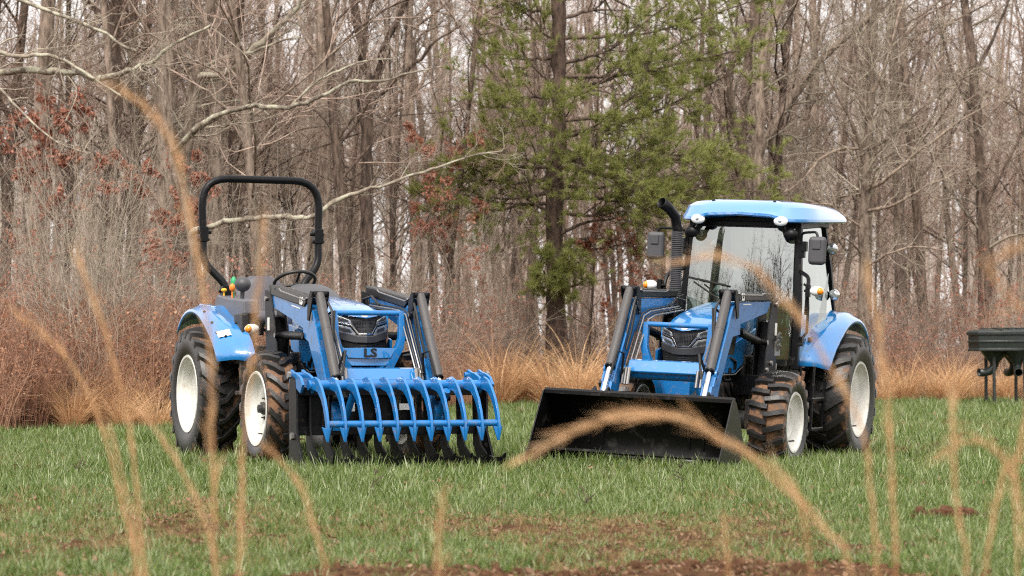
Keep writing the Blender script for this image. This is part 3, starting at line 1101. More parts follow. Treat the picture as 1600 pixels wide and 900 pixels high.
# grapple
gr = MB()
gr.box((3.36, 0, .655), (.09, 1.70, .07))
gr.box((3.33, 0, .34), (.06, 1.70, .07))
gr.box((3.30, -.18, .50), (.03, .50, .30))
gr.box((3.30, .18, .50), (.03, .10, .30))
gr.box((3.31, -.72, .48), (.02, .26, .30))
for y in (-.52, -.30, .30, .52): gr.box((3.28, y, .50), (.07, .025, .34))
gp = gr.build('grapple', M['black'], T1, bevel=.006)
for s in (1, -1):
    e = MB()
    e.prism_y([(3.30, .78), (3.42, .76), (3.45, .60), (3.45, .34), (3.60, .10), (3.40, .02), (3.26, .06), (3.26, .70)], s * .855, s * .875)
    e.build('end_plate', M['black'], gp, bevel=.003)
tines = [-.765 + .153 * i for i in range(11)]
for y in tines:
    t = MB()                                         # lower black tooth, curving under
    yy = y + .035
    t.prism_y([(3.29, .66), (3.39, .66), (3.40, .34), (3.47, .22), (3.60, .145), (3.78, .125), (3.93, .14), (4.00, .17), (3.96, .10), (3.80, .045), (3.58, .045), (3.40, .11), (3.31, .22)], yy - .008, yy + .008)
    t.build('lower_tooth', M['black'], gp)
bar = MB()
bar.cyl((3.60, -.80, .705), (3.60, .86, .705), .040, 18)
bar.cyl((3.965, -.765, .405), (3.965, .765, .405), .027, 16)
lid = bar.build('grapple_lid', M['blue2'], T1)
for y in tines:
    t = MB()
    t.prism_y([(3.55, .69), (3.60, .755), (3.69, .772), (3.77, .75), (3.85, .69), (3.93, .60), (3.985, .50), (4.015, .41), (4.02, .34), (4.00, .265), (3.982, .30), (3.968, .37), (3.942, .455), (3.902, .533), (3.845, .60), (3.765, .652), (3.65, .672)], y - .011, y + .011)
    for s in (1, -1):                                # flared point
        t.add([(4.000, y + s * .008, .37), (3.98, y + s * .044, .385), (4.0, y + s * .008, .265), (3.985, y + s * .008, .37), (3.965, y + s * .044, .385), (3.985, y + s * .008, .265)],
              [(0, 1, 2), (5, 4, 3), (0, 3, 4, 1), (1, 4, 5, 2), (2, 5, 3, 0)])
    t.build('grapple_tine', M['blue2'], lid, bevel=.003, smooth=30)
for s in (1, -1):
    t = MB()                                         # hinge ears at both ends of the lid
    for k in (0, .10):
        yy = s * (.86 - k)
        t.prism_y([(3.32, .70), (3.31, .79), (3.35, .83), (3.42, .81), (3.50, .80), (3.60, .77), (3.66, .71), (3.60, .64), (3.50, .68), (3.40, .69)], yy - .012, yy + .012)
    t.cyl((3.355, s * .72, .785), (3.355, s * .90, .785), .022, 12)
    t.build('lid_hinge', M['blue2'], lid, bevel=.004)
    h = MB()
    h.cyl((3.355, s * .895, .785), (3.355, s * .92, .785), .03, 6)
    h.cyl((3.38, s * .875, .30), (3.38, s * .90, .30), .03, 6)
    h.build('hinge_bolt', M['steel'], gp)
gcy = MB()
gcy.cyl((3.38, -.42, .40), (3.62, -.42, .66), .03, 12)
gcy.cyl((3.38, .42, .40), (3.62, .42, .66), .03, 12)
gcy.build('lid_cylinder', M['blue2'], gp)
tg = MB()
tg.box((3.405, -.36, .53), (.004, .05, .07))
tg.box((3.405, .12, .53), (.004, .10, .05))
tg.build('label', M['white'], gp)
for o in (gp, *gp.children_recursive, lid, *lid.children_recursive):
    dx = -.235 if (o is lid or o.parent is lid) else -.17
    o.data.transform(Matrix.Translation((dx, 0, 0)) @ Matrix.Diagonal((1, .935, 1, 1)))

# ------------------------------------------------------------------ tractor with the cab and bucket
yaw2 = math.atan2(-math.cos(rad(22.5)), -math.sin(rad(22.5)))
T2 = empty('tractor', (2.397, 24.298, -0.007), (rad(-2.8), 0, yaw2),
           'blue tractor with a glazed cab, tall exhaust and a wide black bucket', 'tractor', 'tractors parked on the grass')
make_chassis(T2, 1.97, .41, .80, .60, .84)
for s in (1, -1):
    make_wheel(T2, (0, s * .70, .60), s, .61, .42, .345, 19, .24, .062, .036, M['tyre_clean'], .07, 0)
    make_wheel(T2, (1.97, s * .70, .42), s, .445, .32, .255, 20, .10, .040, .040, M['tyre_muddy'], .05, 0)
make_hood(T2, 2.58, 1.20, -.02)
make_nose(T2, None, 2.58, 1.20)
arm2 = [(1.64, 1.46), (2.60, 1.43), (2.76, 1.39), (2.84, 1.26), (3.20, .72), (3.36, .40), (3.34, .30), (3.20, .30), (3.00, .72), (2.85, .94), (2.70, 1.14), (2.50, 1.16), (2.50, 1.25), (1.74, 1.36)]
mast2 = [(1.46, 1.50), (1.60, 1.48), (1.70, 1.28), (1.76, 1.06), (1.80, .80), (1.44, .80), (1.46, 1.20)]
make_loader(T2, arm2, [(1.60, 1.535), (2.66, 1.515), (2.58, 1.44), (1.66, 1.465)], mast2, ((1.78, 1.10), (2.44, 1.19)), ((2.74, 1.51), (3.30, .60), .72),
            dict(flange=[1, 2, 3, 4], hole=(3.11, .82), bar=(2.697, 1.215)), (2.94, .83))
for s in (1, -1): make_fender(T2, s, [(x, z - .03) for x, z in FEND_O], [(x - .04, z) for x, z in FEND_I], .78, .52)

# cab
cabf = MB()
def bar4(b, P, r, flat=1.0): b.tube(P, r, 4, flat=flat)
for s in (1, -1):
    bar4(cabf, [(.98, s * .535, .86), (.98, s * .545, 1.45), (.92, s * .50, 2.20)], .045)
    bar4(cabf, [(-.36, s * .50, 1.36), (-.20, s * .49, 1.80), (.0, s * .47, 2.22)], .040)
    bar4(cabf, [(.98, s * .535, .88), (.62, s * .55, .86), (.42, s * .56, 1.02), (.10, s * .56, 1.30), (-.34, s * .52, 1.40)], .022)
    bar4(cabf, [(.95, s * .50, 2.16), (-.04, s * .47, 2.23)], .04)
bar4(cabf, [(.93, -.50, 2.17), (.93, .50, 2.17)], .05)
bar4(cabf, [(.0, -.47, 2.22), (.0, .47, 2.22)], .05)
bar4(cabf, [(-.36, -.50, 1.36), (-.36, .50, 1.36)], .05)
cabf.box((.96, 0, 2.13), (.05, .92, .05))
cab = cabf.build('cab_frame', M['black'], T2, bevel=.008, smooth=30)
lower = MB()
lower.box((.30, 0, .93), (1.30, 1.0, .08))
lower.box((.99, 0, 1.02), (.10, .95, .28))
lower.box((1.20, 0, 1.16), (.30, .54, .45))
lower.box((-.34, 0, 1.15), (.06, .98, .42))
lower.build('cab_floor', M['iron'], T2, bevel=.01)
def pane(pts, nm, th=.006, label=None):
    g = MB()
    P = [Vector(p) for p in pts]
    n_ = (P[1] - P[0]).cross(P[2] - P[0]).normalized()
    k = len(P)
    g.add(P, [tuple(range(k))])
    return g.build(nm, M['glass'], cab, smooth=0)
G = []                                               # curved windscreen
for i in range(9):
    f = i / 8
    row = []
    for k in range(11):
        u = -1 + 2 * k / 10
        z = 1.16 + (2.135 - 1.16) * f
        y = u * (.515 - .035 * f)
        x = 1.085 - .02 * f - .06 * f * f + .02 * (1 - u * u)
        row.append((x - .04 * u * u, y, z))
    G.append(row)
ws = MB()
ws.grid(G)
ws.build('windscreen', M['glass'], cab, smooth=80)
for s in (1, -1):
    pane([(.96, s * .54, .90), (.64, s * .552, .88), (.42, s * .562, 1.04), (.10, s * .562, 1.32), (-.32, s * .515, 1.42), (-.18, s * .493, 1.80), (-.01, s * .475, 2.20), (.91, s * .50, 2.15), (.97, s * .545, 1.45)], 'door_glass')
    pane([(1.02, s * .50, .95), (1.36, s * .33, .95), (1.36, s * .33, 1.40), (1.0, s * .515, 1.50)], 'footwell_glass')
    h = MB()
    h.tube([(.94, s * .575, 1.64), (.93, s * .61, 1.62), (.88, s * .61, 1.42), (.86, s * .60, 1.20), (.87, s * .57, 1.16)], .013, 8)
    h.build('grab_handle', M['hose'], cab)
    h = MB()
    h.box((.62, s * .575, 1.14), (.13, .03, .04))
    h.build('door_handle', M['plastic'], cab, bevel=.006)
    h = MB()
    for z in (1.12, 1.98): h.box((.965, s * .575, z), (.06, .05, .09))
    h.build('door_hinge', M['black'], cab, bevel=.005)
pane([(-.35, -.47, 1.42), (-.35, .47, 1.42), (-.02, .44, 2.18), (-.02, -.44, 2.18)], 'rear_glass')
rb_ = MB()
bar4(rb_, [(-.34, 0.10, 1.42), (-.02, .10, 2.2)], .03)
rb_.build('rear_window_post', M['black'], cab)

# roof
RO = MB()
rings = []
N = 48
def roof_ring(sc_, dz, top=None):
    row = []
    for k in range(N):
        a = 2 * math.pi * k / N
        ca, sa = math.cos(a), math.sin(a)
        e = 2 / 6.0
        x = .34 + .82 * math.copysign(abs(ca) ** e, ca) * sc_
        y = .655 * math.copysign(abs(sa) ** e, sa) * sc_
        y *= 1 - .12 * max(0, (x - .80) / .36) - .05 * max(0, (-.1 - x) / .4)
        zb = 2.185 + .085 * (1.15 - x) / 1.6
        fr = max(0, min(1, (x - .85) / .25))
        zb += fr * .055 * max(0, 1 - (y / .42) ** 4)
        z = zb + dz if top is None else top - .035 * max(0, x - .3) ** 1.5 - .03 * max(0, -.1 - x) - .01 * (abs(y) > .3)
        row.append((x, y, z))
    return row
rings = [roof_ring(.84, .012), roof_ring(.985, -.004), roof_ring(1.0, .008), roof_ring(1.0, .030), roof_ring(.975, .060), roof_ring(.925, .0, 2.355), roof_ring(.84, 0, 2.392), roof_ring(.74, 0, 2.405), roof_ring(.4, 0, 2.415), roof_ring(.15, 0, 2.418)]
vs = [p for r in rings for p in r]
fs = []
for q in range(len(rings) - 1):
    for k in range(N):
        j = (k + 1) % N
        fs.append((q * N + k, q * N + j, q * N + N + j, q * N + N + k))
fs.append(tuple(range((len(rings) - 1) * N, len(rings) * N)))
fs.append(tuple(reversed(range(N))))
RO.add(vs, fs)
roof = RO.build('cab_roof', M['roofpaint'], T2, smooth=24)
hd = MB()
hd.box((.45, 0, 2.215), (1.05, 1.02, .05))
hd.build('headliner', M['black'], T2, bevel=.01)
for y in (-.30, .28):
    n_ = MB()
    n_.ellipsoid((.98, y, 2.365), (.05, .04, .05), 8, 6)
    n_.build('roof_bolt', M['black'], roof)
for s in (1, -1):
    l = MB()
    l.ellipsoid((1.135, s * .392, 2.195), (.06, .135, .09), 18, 12)
    lo = l.build('work_lamp', M['clear'], T2, smooth=60)
    h = MB()
    h.ellipsoid((1.163, s * .392, 2.195), (.012, .035, .03), 10, 6)
    h.build('bulb', M['headlight'], lo)
    h = MB()
    h.ellipsoid((1.105, s * .392, 2.195), (.08, .145, .10), 16, 10)
    h.cyl((1.07, s * .40, 2.15), (1.05, s * .43, 2.06), .025, 8)
    h.ellipsoid((1.07, s * .47, 2.08), (.09, .14, .11), 12, 8)
    h.build('lamp_housing', M['black'], lo)
    m_ = MB()                                        # door mirror on its bent arm
    yc = .735 if s > 0 else .80
    zc = 1.94
    m_.box((1.10, s * yc, zc), (.075, .165, .255))
    mo = m_.build('mirror', M['plastic'], T2, bevel=.036, smooth=60)
    k = MB()
    k.box((1.142, s * yc, zc + .055), (.014, .075, .085))
    k.build('mirror_boss', M['plastic'], mo, bevel=.006)
    k = MB()
    k.tube(bend([(.95, s * .535, 1.90), (1.0, s * .55, 2.10), (1.08, s * (yc - .02), 2.11), (1.09, s * yc, 2.05)], [.05, .05], 4), .012, 8)
    k.box((.96, s * .555, 1.95), (.05, .05, .15))
    k.build('mirror_arm', M['black'], mo)
    signal_lamp(T2, (1.18, s * .66, 1.575), (1.20, s * (.775 if s > 0 else .80), 1.575), s)
    k = MB()
    k.tube(bend([(.98, s * .55, 1.75), (1.10, s * .67, 1.70), (1.17, s * .68, 1.58), (1.15, s * .67, 1.36)], [.06, .05], 4), .018, 8)
    k.build('signal_arm', M['black'], T2)
    for z, x in ((2.0, .02), (1.57, -.12)):
        l = MB()
        l.ellipsoid((x, s * .575, z), (.08, .10, .105), 14, 10)
        lo = l.build('side_lamp', M['headlight'], T2, smooth=60)
        h = MB()
        h.ellipsoid((x - .03, s * .565, z), (.08, .105, .115), 12, 8)
        h.build('lamp_housing', M['black'], lo)
    # cab steps
    stp = MB()
    for z, y in ((.33, .66), (.60, .66)): stp.box((.86, s * y, z), (.36, .16, .02))
    for x in (.68, 1.04): stp.prism_y([(x - .012, .32), (x + .012, .32), (x - .02, .90), (x - .05, .90)], s * .72, s * .735)
    for x in (.68, 1.04): stp.prism_y([(x - .012, .32), (x + .012, .32), (x - .02, .90), (x - .05, .90)], s * .60, s * .61)
    so = stp.build('cab_step', M['black'], T2)
    ed = MB()
    for z in (.343, .613): ed.box((.86, s * .735, z), (.36, .01, .01))
    ed.build('step_edge', M['steel'], so)
# wiper
wp = MB()
wp.tube([(1.17, .05, 1.30), (1.17, -.10, 1.44), (1.155, -.40, 1.62)], .008, 6)
wp.tube([(1.15, -.46, 1.66), (1.155, -.10, 1.60)], .010, 6)
wp.build('wiper', M['hose'], cab)
# exhaust stack
ex = MB()
P = [(1.46, -.47, 1.18), (1.46, -.47, 1.60), (1.47, -.47, 2.06), (1.50, -.485, 2.19), (1.58, -.53, 2.27), (1.66, -.57, 2.31)]
ex.tube([P[0], P[1]], .055, 18)
ex.tube(P[1:2] + P[2:], [.046, .046, .046, .048, .050], 18, cap=False)
exo = ex.build('exhaust_stack', M['black'], T2, smooth=50, solid=.004)
sh = MB()                                            # perforated heat shield: rings of slots
for k in range(48):
    z = 1.24 + k * .0172
    sh.tube([(1.461, -.47, z), (1.461, -.47, z + .010)], .0575, 18, cap=False)
sh.build('heat_shield', M['plastic'], exo, smooth=50)
# inside the cab
se = MB()
se.box((.15, 0, 1.30), (.50, .48, .13))
se.prism_y([(-.12, 1.32), (.02, 1.34), (-.06, 1.92), (-.18, 1.90)], -.22, .22)
se.build('seat', M['seat'], T2, bevel=.05, smooth=50)
st = MB()
c0 = Vector((.66, 0, 1.55))
st.tube([c0 + U * .19 * math.cos(a) + V * .19 * math.sin(a) for a in [2 * math.pi * k / 32 for k in range(33)]], .016, 8, cap=False)
st.cyl(c0, c0 + Vector((.25, 0, -.38)), .035, 10)
for a in (rad(90), rad(210), rad(330)): st.tube([c0, c0 + U * .18 * math.cos(a) + V * .18 * math.sin(a)], .011, 6)
st.build('steering_wheel', M['hose'], T2)
db = MB()
db.prism_y([(.78, 1.0), (.80, 1.40), (.90, 1.48), (1.04, 1.40), (1.04, 1.0)], -.24, .24)
db.build('dashboard', M['plastic'], T2, bevel=.02)
# small things below the door
k = MB()
k.box((1.28, .43, .885), (.13, .01, .055))
k.build('sticker', M['white'], T2)
k = MB()
for dz, dx in ((1.10, 1.42), (1.14, 1.46), (1.08, 1.50), (1.03, 1.44)):
    k.cyl((dx, .50, dz), (dx, .53, dz + .05), .016, 8)
k.box((1.44, .49, 1.05), (.16, .03, .13))
k.build('hose_coupler', M['steel'], T2)

# bucket
hw = .815
prof = [(3.655, .640), (3.60, .60), (3.49, .46), (3.40, .30), (3.375, .16), (3.42, .06), (3.52, .015), (3.75, .005), (4.06, .0)]
bk = MB()
bk.grid([[(x, -hw, z), (x, -hw * .33, z), (x, hw * .33, z), (x, hw, z)] for x, z in prof])
bko = bk.build('bucket', M['gloss'], T2, smooth=50, solid=-.010)
tp = MB()
tp.prism_y([(3.60, .60), (3.60, .645), (3.66, .655), (3.675, .64), (3.675, .605)], -hw, hw)
tp.build('top_rail', M['gloss'], bko, bevel=.004)
ce = MB()
ce.prism_y([(3.78, .008), (3.78, .028), (4.04, .024), (4.13, .004), (4.13, -.006)], -hw - .004, hw + .004)
ce.build('cutting_edge', M['gloss'], bko, bevel=.003)
fold = MB()                                          # rib across the inside of the bucket
fold.prism_y([(3.44, .145), (3.46, .155), (3.475, .135), (3.455, .12)], -hw + .005, hw - .005)
fold.build('inner_rib', M['gloss'], bko)
for s in (1, -1):
    sp = MB()
    sp.prism_y([(3.655, .640), (3.69, .63), (3.95, .20), (4.10, .0), (3.75, -.004), (3.50, .006), (3.40, .055), (3.355, .16), (3.38, .31), (3.47, .47), (3.59, .61)], s * (hw - .002), s * (hw + .010))
    sp.build('side_plate', M['gloss'], bko, bevel=.003)
    er = MB()
    for k in (-.06, .06):
        y = s * .44 + k
        er.prism_y([(3.42, .62), (3.46, .40), (3.40, .20), (3.24, .28), (3.26, .62), (3.32, .68)], y - .009, y + .009)
    er.cyl((3.30, s * .34, .60), (3.30, s * .54, .60), .022, 12)
    er.build('bucket_bracket', M['black'], bko, bevel=.004)
    lk = MB()
    for k in (-.085, .085):
        y = s * .44 + k
        lk.prism_y([(3.24, .62), (3.30, .66), (3.36, .63), (3.34, .56), (3.22, .40), (3.16, .42)], y - .008, y + .008)
    lk.build('tilt_link', M['black'], bko, bevel=.004)
# ------------------------------------------------------------------ the land
def edge_y(x):
    """distance of the field's far edge, where the brush begins"""
    return float(np.interp(x, [-30, -12, -6.2, -4.6, -2.5, 0, 9, 16, 40], [26, 28, 31, 34, 44, 54, 58, 60, 60]))

def terrain(x, y):
    r2 = ((x - 2.4) ** 2 + (y - 24) ** 2) / 5.0
    return -0.045 * (x - 2.4) * np.exp(-r2) + 0.012 * np.sin(x * 1.3 + y * .7) * np.sin(y * .9) * np.clip((y - 4) / 6, 0, 1)

def soil_amount(x, y):
    """bare soil patches near the camera"""
    v = 0
    for cx, cy, rx, ry in ((.35, 9.9, 1.7, .95), (1.0, 10.6, .7, .7), (-2.0, 9.8, .8, .6), (-.5, 10.6, .35, .4), (2.3, 9.6, .6, .4), (2.42, 14.4, .22, .28), (1.55, 11.8, .25, .25), (-.5, 10.4, .5, .35)):
        v = np.maximum(v, 1 - ((x - cx) / rx) ** 2 - ((y - cy) / ry) ** 2)
    return np.clip(v * 2, 0, 1)

def fract_noise(x, y, seed=0):
    v = 0
    a = 1
    for k in range(4):
        f = .35 * 2 ** k
        v = v + a * np.sin(f * (x * 1.1 + seed) + 1.7 * np.sin(f * y * .8 + seed * 2.1)) * np.sin(f * (y * .6 - seed) + 1.3 * np.sin(f * x * 1.4 + k))
        a *= .6
    return v

def dry_amount(x, y):
    band = 1.25 * np.exp(-((y - 13.6) / 2.4) ** 2) * (.75 + .25 * np.cos(x * .6 + 1.5)) * np.where(x < 1.6, 1, .45)
    return np.clip(band * (.55 + .55 * fract_noise(x * 2.3, y * 1.5, 9)) + .26 * fract_noise(x * 1.6, y, 3), 0, 1)

def ground_mat():
    m = bpy.data.materials.new('field_soil')
    m.use_nodes = True
    n, L = m.node_tree.nodes, m.node_tree.links
    p = n['Principled BSDF']
    p.inputs['Roughness'].default_value = 0.95
    p.inputs['Specular IOR Level'].default_value = 0.05
    tc = n.new('ShaderNodeTexCoord')
    nz = n.new('ShaderNodeTexNoise')
    nz.inputs['Scale'].default_value = 14
    nz.inputs['Detail'].default_value = 10
    nz.inputs['Roughness'].default_value = 0.75
    L.new(tc.outputs['Object'], nz.inputs['Vector'])
    rp = n.new('ShaderNodeValToRGB')
    e = rp.color_ramp.elements
    e[0].position, e[1].position = .36, .68
    e[0].color = (.026, .013, .007, 1)
    e[1].color = (.18, .095, .048, 1)
    L.new(nz.outputs['Fac'], rp.inputs['Fac'])
    n2 = n.new('ShaderNodeTexNoise')
    n2.inputs['Scale'].default_value = 1.3
    n2.inputs['Detail'].default_value = 8
    L.new(tc.outputs['Object'], n2.inputs['Vector'])
    at = n.new('ShaderNodeAttribute')
    at.attribute_name = 'bare'
    sb = n.new('ShaderNodeMath')
    sb.operation = 'SUBTRACT'
    L.new(n2.outputs['Fac'], sb.inputs[0])
    L.new(at.outputs['Fac'], sb.inputs[1])
    mr = n.new('ShaderNodeMapRange')
    mr.inputs['From Min'].default_value = .35
    mr.inputs['From Max'].default_value = .55
    L.new(sb.outputs[0], mr.inputs['Value'])
    mm = n.new('ShaderNodeMix')
    mm.data_type = 'RGBA'
    L.new(mr.outputs[0], mm.inputs[0])
    L.new(rp.outputs[0], mm.inputs[6])
    mm.inputs[7].default_value = (.075, .085, .028, 1)
    L.new(mm.outputs[2], p.inputs['Base Color'])
    bp = n.new('ShaderNodeBump')
    bp.inputs['Strength'].default_value = .8
    bp.inputs['Distance'].default_value = .04
    L.new(nz.outputs['Fac'], bp.inputs['Height'])
    L.new(bp.outputs[0], p.inputs['Normal'])
    return m

def mesh_np(name, V, F, mats, parent=None, smooth=False, midx=None):
    """V (n,3); F (m,3) or (m,4) arrays"""
    me = bpy.data.meshes.new(name)
    me.vertices.add(len(V))
    me.vertices.foreach_set('co', np.asarray(V, np.float32).ravel())
    F = np.asarray(F, np.int32)
    k = F.shape[1]
    me.loops.add(F.size)
    me.loops.foreach_set('vertex_index', F.ravel())
    me.polygons.add(len(F))
    me.polygons.foreach_set('loop_start', np.arange(0, F.size, k, dtype=np.int32))
    me.polygons.foreach_set('loop_total', np.full(len(F), k, np.int32))
    if not isinstance(mats, (list, tuple)): mats = [mats]
    for m in mats: me.materials.append(m)
    if smooth: me.polygons.foreach_set('use_smooth', np.ones(len(F), bool))
    me.update(calc_edges=True)
    return me

def obj_np(name, me, parent=None):
    o = bpy.data.objects.new(name, me)
    COL.objects.link(o)
    if parent: o.parent = parent
    return o

xs = np.unique(np.concatenate([np.linspace(-1500, -40, 10), np.linspace(-40, -8, 17), np.linspace(-8, 8, 65), np.linspace(8, 40, 17), np.linspace(40, 1500, 10)]))
ys = np.unique(np.concatenate([np.linspace(-1500, -60, 8), np.linspace(-60, 2, 16), np.linspace(2, 30, 113), np.linspace(30, 140, 56), np.linspace(140, 1500, 10)]))
X, Y = np.meshgrid(xs, ys)
Z = np.where((abs(X) < 40) & (Y > 2) & (Y < 140), terrain(X, Y), 0.0)
# clods on the bare patches
rg = np.random.default_rng(11)
Z = Z + soil_amount(X, Y) * rg.uniform(-.01, .035, X.shape)
V = np.stack([X, Y, Z], -1).reshape(-1, 3)
nx = len(xs)
i = np.arange(len(ys) - 1)[:, None] * nx + np.arange(nx - 1)[None, :]
F = np.stack([i, i + 1, i + 1 + nx, i + nx], -1).reshape(-1, 4)
gme = mesh_np('ground', V, F, ground_mat(), smooth=True)
at = gme.attributes.new('bare', 'FLOAT', 'POINT')
at.data.foreach_set('value', (soil_amount(V[:, 0], V[:, 1]) * .5 + .3 * dry_amount(V[:, 0], V[:, 1]) + .3 * (V[:, 1] > np.interp(V[:, 0], [-30, -12, -6.2, -4.6, -2.5, 0, 9, 16, 40], [26, 28, 31, 34, 44, 54, 58, 60, 60]))).astype(np.float32))
ground = obj_np('ground', gme)
props(ground, kind='structure')

# ------------------------------------------------------------------ fast tubes for woody plants
def tubes(P, R, sides):
    """P (N,k,3) centre lines, R (N,k) radii -> vertices, quads"""
    N, k, _ = P.shape
    T = np.empty_like(P)
    T[:, 1:-1] = P[:, 2:] - P[:, :-2]
    T[:, 0] = P[:, 1] - P[:, 0]
    T[:, -1] = P[:, -1] - P[:, -2]
    T /= np.linalg.norm(T, axis=2, keepdims=True) + 1e-9
    ref = np.where(abs(T[:, :1, 2:3]) > .8, np.array([1., 0, 0]), np.array([0, 0, 1.]))
    ref = np.broadcast_to(ref, P.shape)
    U = np.cross(ref, T)
    U /= np.linalg.norm(U, axis=2, keepdims=True) + 1e-9
    W = np.cross(T, U)
    a = np.arange(sides) * 2 * np.pi / sides
    V = P[:, :, None, :] + R[:, :, None, None] * (U[:, :, None, :] * np.cos(a)[:, None] + W[:, :, None, :] * np.sin(a)[:, None])
    V = V.reshape(-1, 3)
    base = np.arange(N)[:, None, None] * (k * sides) + np.arange(k - 1)[None, :, None] * sides
    s = np.arange(sides)
    s2 = (s + 1) % sides
    F = np.stack([base + s, base + s2, base + sides + s2, base + sides + s], -1).reshape(-1, 4)
    return V, F

def join(parts):
    Vs, Fs, b = [], [], 0
    for V, F in parts:
        Vs.append(V)
        Fs.append(F + b)
        b += len(V)
    return np.concatenate(Vs), np.concatenate(Fs)

def grow(rg, P, R, n, t0, t1, angle, asd, lf, lsd, k, r_f, wig, up, taper=.35, tpow=1.0, rmin=.002):
    """n children on every parent line; returns their lines and radii"""
    N, K, _ = P.shape
    idx = np.repeat(np.arange(N), n)
    t = (rg.uniform(0, 1, len(idx)) ** tpow) * (t1 - t0) + t0
    s = t * (K - 1)
    i = np.minimum(s.astype(int), K - 2)
    f = (s - i)[:, None]
    p = P[idx, i] * (1 - f) + P[idx, i + 1] * f
    tg = P[idx, i + 1] - P[idx, i]
    tg /= np.linalg.norm(tg, axis=1, keepdims=True) + 1e-9
    L = np.linalg.norm(np.diff(P, axis=1), axis=2).sum(1)[idx]
    rnd = rg.normal(size=tg.shape)
    rnd -= tg * (rnd * tg).sum(1, keepdims=True)
    rnd /= np.linalg.norm(rnd, axis=1, keepdims=True) + 1e-9
    a = np.radians(rg.normal(angle, asd, len(idx)))[:, None]
    d = tg * np.cos(a) + rnd * np.sin(a)
    ln = L * lf * np.clip(rg.normal(1, lsd, len(idx)), .3, 2) * (1.15 - .6 * (t - t0) / max(t1 - t0, 1e-6))
    r0 = (R[idx, i] * (1 - f[:, 0]) + R[idx, i + 1] * f[:, 0]) * r_f
    r0 = np.maximum(r0, rmin)
    out = np.empty((len(idx), k, 3))
    out[:, 0] = p
    st = (ln / (k - 1))[:, None]
    for j in range(1, k):
        d = d + rg.normal(0, wig, d.shape) + np.array([0, 0, up])
        d /= np.linalg.norm(d, axis=1, keepdims=True)
        out[:, j] = out[:, j - 1] + d * st
    rr = r0[:, None] * np.linspace(1, taper, k)[None, :]
    return out, np.maximum(rr, rmin * .7)

def leaves(rg, P, n, size, droop=.0):
    """small folded leaves along lines P"""
    N, K, _ = P.shape
    idx = rg.integers(0, N, n)
    s = rg.uniform(.2, 1, n) * (K - 1)
    i = np.minimum(s.astype(int), K - 2)
    f = (s - i)[:, None]
    p = P[idx, i] * (1 - f) + P[idx, i + 1] * f
    a = rg.normal(size=(n, 3))
    a[:, 2] -= droop
    a /= np.linalg.norm(a, axis=1, keepdims=True)
    b = np.cross(a, rg.normal(size=(n, 3)))
    b /= np.linalg.norm(b, axis=1, keepdims=True)
    sz = (size * rg.uniform(.6, 1.4, n))[:, None]
    V = np.stack([p, p + a * sz * .5 + b * sz * .28, p + a * sz, p + a * sz * .5 - b * sz * .28], 1).reshape(-1, 3)
    F = np.arange(n * 4).reshape(-1, 4)
    return V, F

def trunk_line(rg, H, r, k, lean=0.0, wig=.02, taper=.25, flare=1.25):
    P = np.zeros((1, k, 3))
    d = np.array([rg.normal(0, lean), rg.normal(0, lean), 1.0])
    d /= np.linalg.norm(d)
    for j in range(1, k):
        d = d + np.array([rg.normal(0, wig), rg.normal(0, wig), .02])
        d /= np.linalg.norm(d)
        P[0, j] = P[0, j - 1] + d * H / (k - 1)
    R = r * np.linspace(1, taper, k)[None, :]
    R[0, 0] *= flare
    return P, R

def forest_tree(seed, H, r, lean, limbs, low, leaf=0, angle=48):
    rg = np.random.default_rng(seed)
    P0, R0 = trunk_line(rg, H, r, 12, lean, .025)
    P1, R1 = grow(rg, P0, R0, limbs, low, .97, angle, 12, .20, .35, 8, .36, .19, .06)
    P2, R2 = grow(rg, P1, R1, 8, .15, 1, 42, 14, .42, .3, 5, .5, .18, .05, rmin=.004)
    P3, R3 = grow(rg, P2, R2, 6, .15, 1, 40, 14, .48, .3, 4, .5, .2, .03, rmin=.0035)
    P4, R4 = grow(rg, P3, R3, 3, .2, 1, 38, 14, .5, .3, 3, .6, .2, .02, rmin=.003)
    tr = join([tubes(P0, R0, 9), tubes(P1, R1, 5)])
    cr = join([tubes(P2, R2, 4), tubes(P3, R3, 3), tubes(P4, R4, 3)])
    lv = leaves(rg, P4, leaf, .075, .8) if leaf else None
    return tr, cr, lv

def shrub(seed, stems, h, spread, leaf=0, twigs=(7, 6), up=.05, rs=.012):
    rg = np.random.default_rng(seed)
    a = rg.uniform(0, 2 * np.pi, stems)
    q = rg.uniform(0, 1, stems) ** .5 * .45
    P = np.zeros((stems, 6, 3))
    P[:, 0, 0], P[:, 0, 1] = np.cos(a) * q, np.sin(a) * q
    d = np.stack([np.cos(a) * spread * rg.uniform(.2, 1, stems), np.sin(a) * spread * rg.uniform(.2, 1, stems), np.ones(stems)], 1)
    ln = h * rg.uniform(.55, 1.1, stems)
    for j in range(1, 6):
        d = d + rg.normal(0, .13, d.shape) + np.array([0, 0, up])
        d /= np.linalg.norm(d, axis=1, keepdims=True)
        P[:, j] = P[:, j - 1] + d * (ln / 5)[:, None]
    R = (rs * rg.uniform(.6, 1.3, stems))[:, None] * np.linspace(1, .3, 6)[None, :]
    P2, R2 = grow(rg, P, R, twigs[0], .15, 1, 42, 15, .40, .35, 5, .6, .2, .03, rmin=.0035)
    P3, R3 = grow(rg, P2, R2, twigs[1], .1, 1, 42, 15, .45, .35, 4, .6, .2, .02, rmin=.003)
    parts = join([tubes(P, R, 5), tubes(P2, R2, 3), tubes(P3, R3, 3)])
    lv = leaves(rg, P3, leaf, .07, .8) if leaf else None
    return parts, lv

